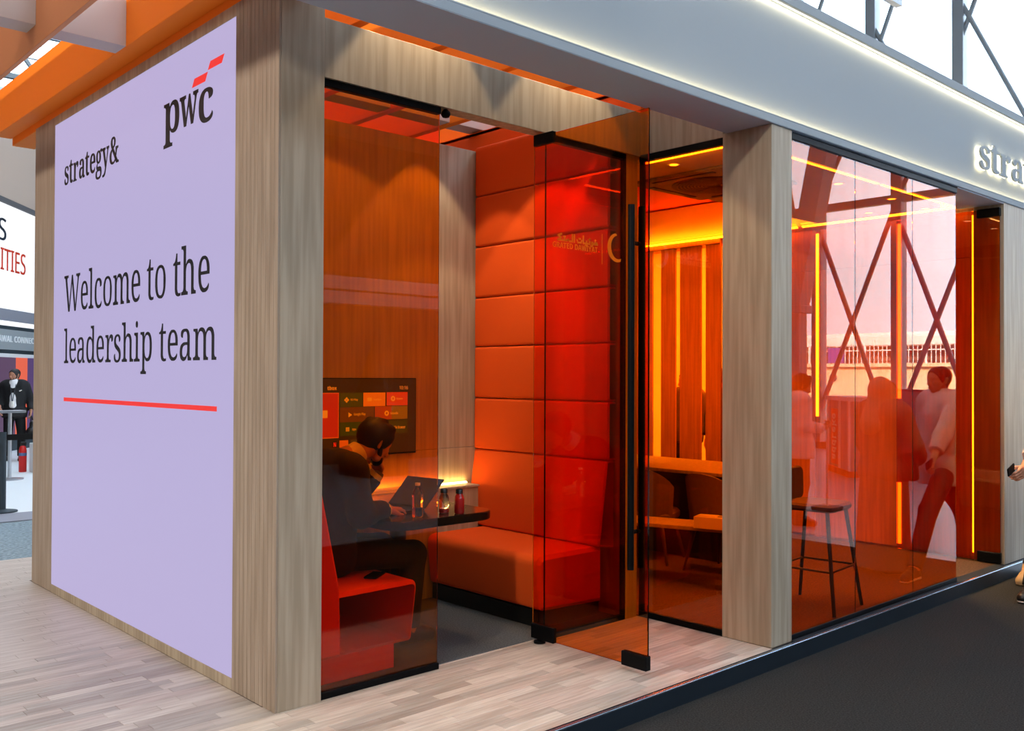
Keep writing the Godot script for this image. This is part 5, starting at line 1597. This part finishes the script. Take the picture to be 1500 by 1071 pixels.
	var wb := bx("equipment_box", Vector3(2.58, HALL + 0.012, -13.1), Vector3(3.1, HALL + 0.50, -12.75), "white_paint", null, 0.01)
	tag(wb, "white equipment box beside the red fire extinguisher", "box")


# ---------------------------------------------------------------- what the glass mirrors from the hall
func hall_things():
	var k := thing("kiosk", "white display kiosk with an upright red name panel near the hall windows", "kiosk", Vector3(12.9, HALL, 6.0), -0.75)
	bx("kiosk_body", Vector3(-0.7, 0, -0.5), Vector3(0.7, 1.25, 0.0), "grey_panel", k, 0.01)
	bx("kiosk_top", Vector3(-0.75, 1.25, -0.55), Vector3(0.75, 1.32, 0.05), "white_paint", k, 0.006)
	for x in [-0.7, -0.12, 0.62]:
		bx("corner_post", Vector3(x, 0.1, 0.0), Vector3(x + 0.06, 1.25, 0.03), "white_paint", k, 0.003)
	bx("name_panel", Vector3(0.0, 0.15, 0.0), Vector3(0.42, 1.1, 0.02), "print_red", k, 0.002)
	bx("kiosk_plinth", Vector3(-0.72, 0, -0.52), Vector3(0.72, 0.1, 0.04), "print_red", k, 0.003)
	# the name runs up the panel; its mirror image is what the photo shows
	words("panel_lettering", "addLeko", "Droid Sans", true, Vector2(-0.40, -0.13), Vector2(0.40, 0.13), Transform3D(Basis(Vector3(0, 1, 0), Vector3(-1, 0, 0), Vector3(0, 0, 1)), Vector3(0.21, 0.62, 0.02)), 0.006, "white_paint", k)
	k = thing("grey_partition", "low grey partition wall in front of the hall windows", "partition", Vector3(13.9, HALL, 5.1), -0.74)
	bx("partition_panel", Vector3(-0.7, 0.06, -0.04), Vector3(1.4, 1.4, 0.04), "grey_panel", k, 0.006)
	bx("partition_cap", Vector3(-0.72, 1.4, -0.05), Vector3(1.42, 1.44, 0.05), "hall_wall", k, 0.004)
	bx("partition_foot", Vector3(-0.7, 0, -0.08), Vector3(1.4, 0.06, 0.08), "teal_dark", k, 0.004)
	var s := thing("stanchion", "slim pole on a square dark base plate in the hall aisle", "sign stand", Vector3(8.65, HALL, 3.9))
	bx("base_plate", Vector3(8.5, HALL, 3.76), Vector3(8.8, HALL + 0.05, 4.04), "teal_dark", s, 0.01)
	bar("pole", Vector3(8.65, HALL + 0.04, 3.9), Vector3(8.65, 0.95, 3.9), 0.014, 0.014, "hall_steel", s, 10)
	bx("clip", Vector3(8.6, 0.93, 3.885), Vector3(8.7, 0.97, 3.915), "hall_steel", s, 0.003)
	# branching hall column mirrored at the lounge window's left end
	var c := thing("column", "big steel hall column whose raking struts fork towards the roof", "column", Vector3(10.55, HALL, 5.45), 0.0, "", "structure")
	bx("shaft", Vector3(10.42, HALL, 5.32), Vector3(10.66, 2.5, 5.56), "hall_steel", c, 0.01)
	bx("collar", Vector3(10.36, 2.5, 5.26), Vector3(10.72, 2.62, 5.62), "hall_steel", c, 0.01)
	bx("cap", Vector3(10.39, 2.62, 5.29), Vector3(10.69, 2.85, 5.59), "hall_steel", c, 0.01)
	var st := begin()
	beam_into(st, Vector3(10.55, 2.7, 5.44), Vector3(11.3, 11.0, 4.2), 0.30, 0.30, Vector3(1, 0, 0))
	solid("strut", st, "hall_steel", c)
	st = begin()
	beam_into(st, Vector3(10.55, 2.7, 5.44), Vector3(9.9, 11.0, 6.6), 0.30, 0.30, Vector3(1, 0, 0))
	solid("strut", st, "hall_steel", c)
	# a stand across the aisle, mirrored in the left glass
	var o := thing("opposite_stand", "white-framed stand across the aisle with a pale lintel and hanging banner", "exhibition stand", Vector3(7, HALL, 9))
	bx("lintel_beam", Vector3(3.5, 2.94, 9.0), Vector3(11, 3.15, 9.3), "white_paint", o, 0.01)
	bx("lower_beam", Vector3(3.5, 2.71, 9.02), Vector3(11, 2.91, 9.3), "white_paint", o, 0.01)
	for x in [3.5, 10.7]:
		bx("post", Vector3(x, HALL, 9.0), Vector3(x + 0.3, 2.94, 9.3), "white_paint", o, 0.01)
	bx("back_board", Vector3(3.8, HALL, 11.0), Vector3(10.7, 2.9, 11.1), "teal_dark", o, 0.01)
	bx("banner", Vector3(5.9, 1.1, 9.4), Vector3(7.4, 2.5, 9.42), "hall_wall", o, 0.0)
	la("spire_display", [Vector2(0, 0), Vector2(0.42, 0), Vector2(0.36, 0.15), Vector2(0.22, 0.5), Vector2(0.10, 0.9), Vector2(0.05, 1.0), Vector2(0.06, 1.06), Vector2(0.03, 1.1), Vector2(0.02, 1.3), Vector2(0, 1.32)], Vector3(6.72, 0.98, 9.0), "dark_wood", o, 24)
	bx("spire_plinth", Vector3(6.3, HALL, 8.6), Vector3(7.14, 0.98, 9.4), "dark_wood", o, 0.01)
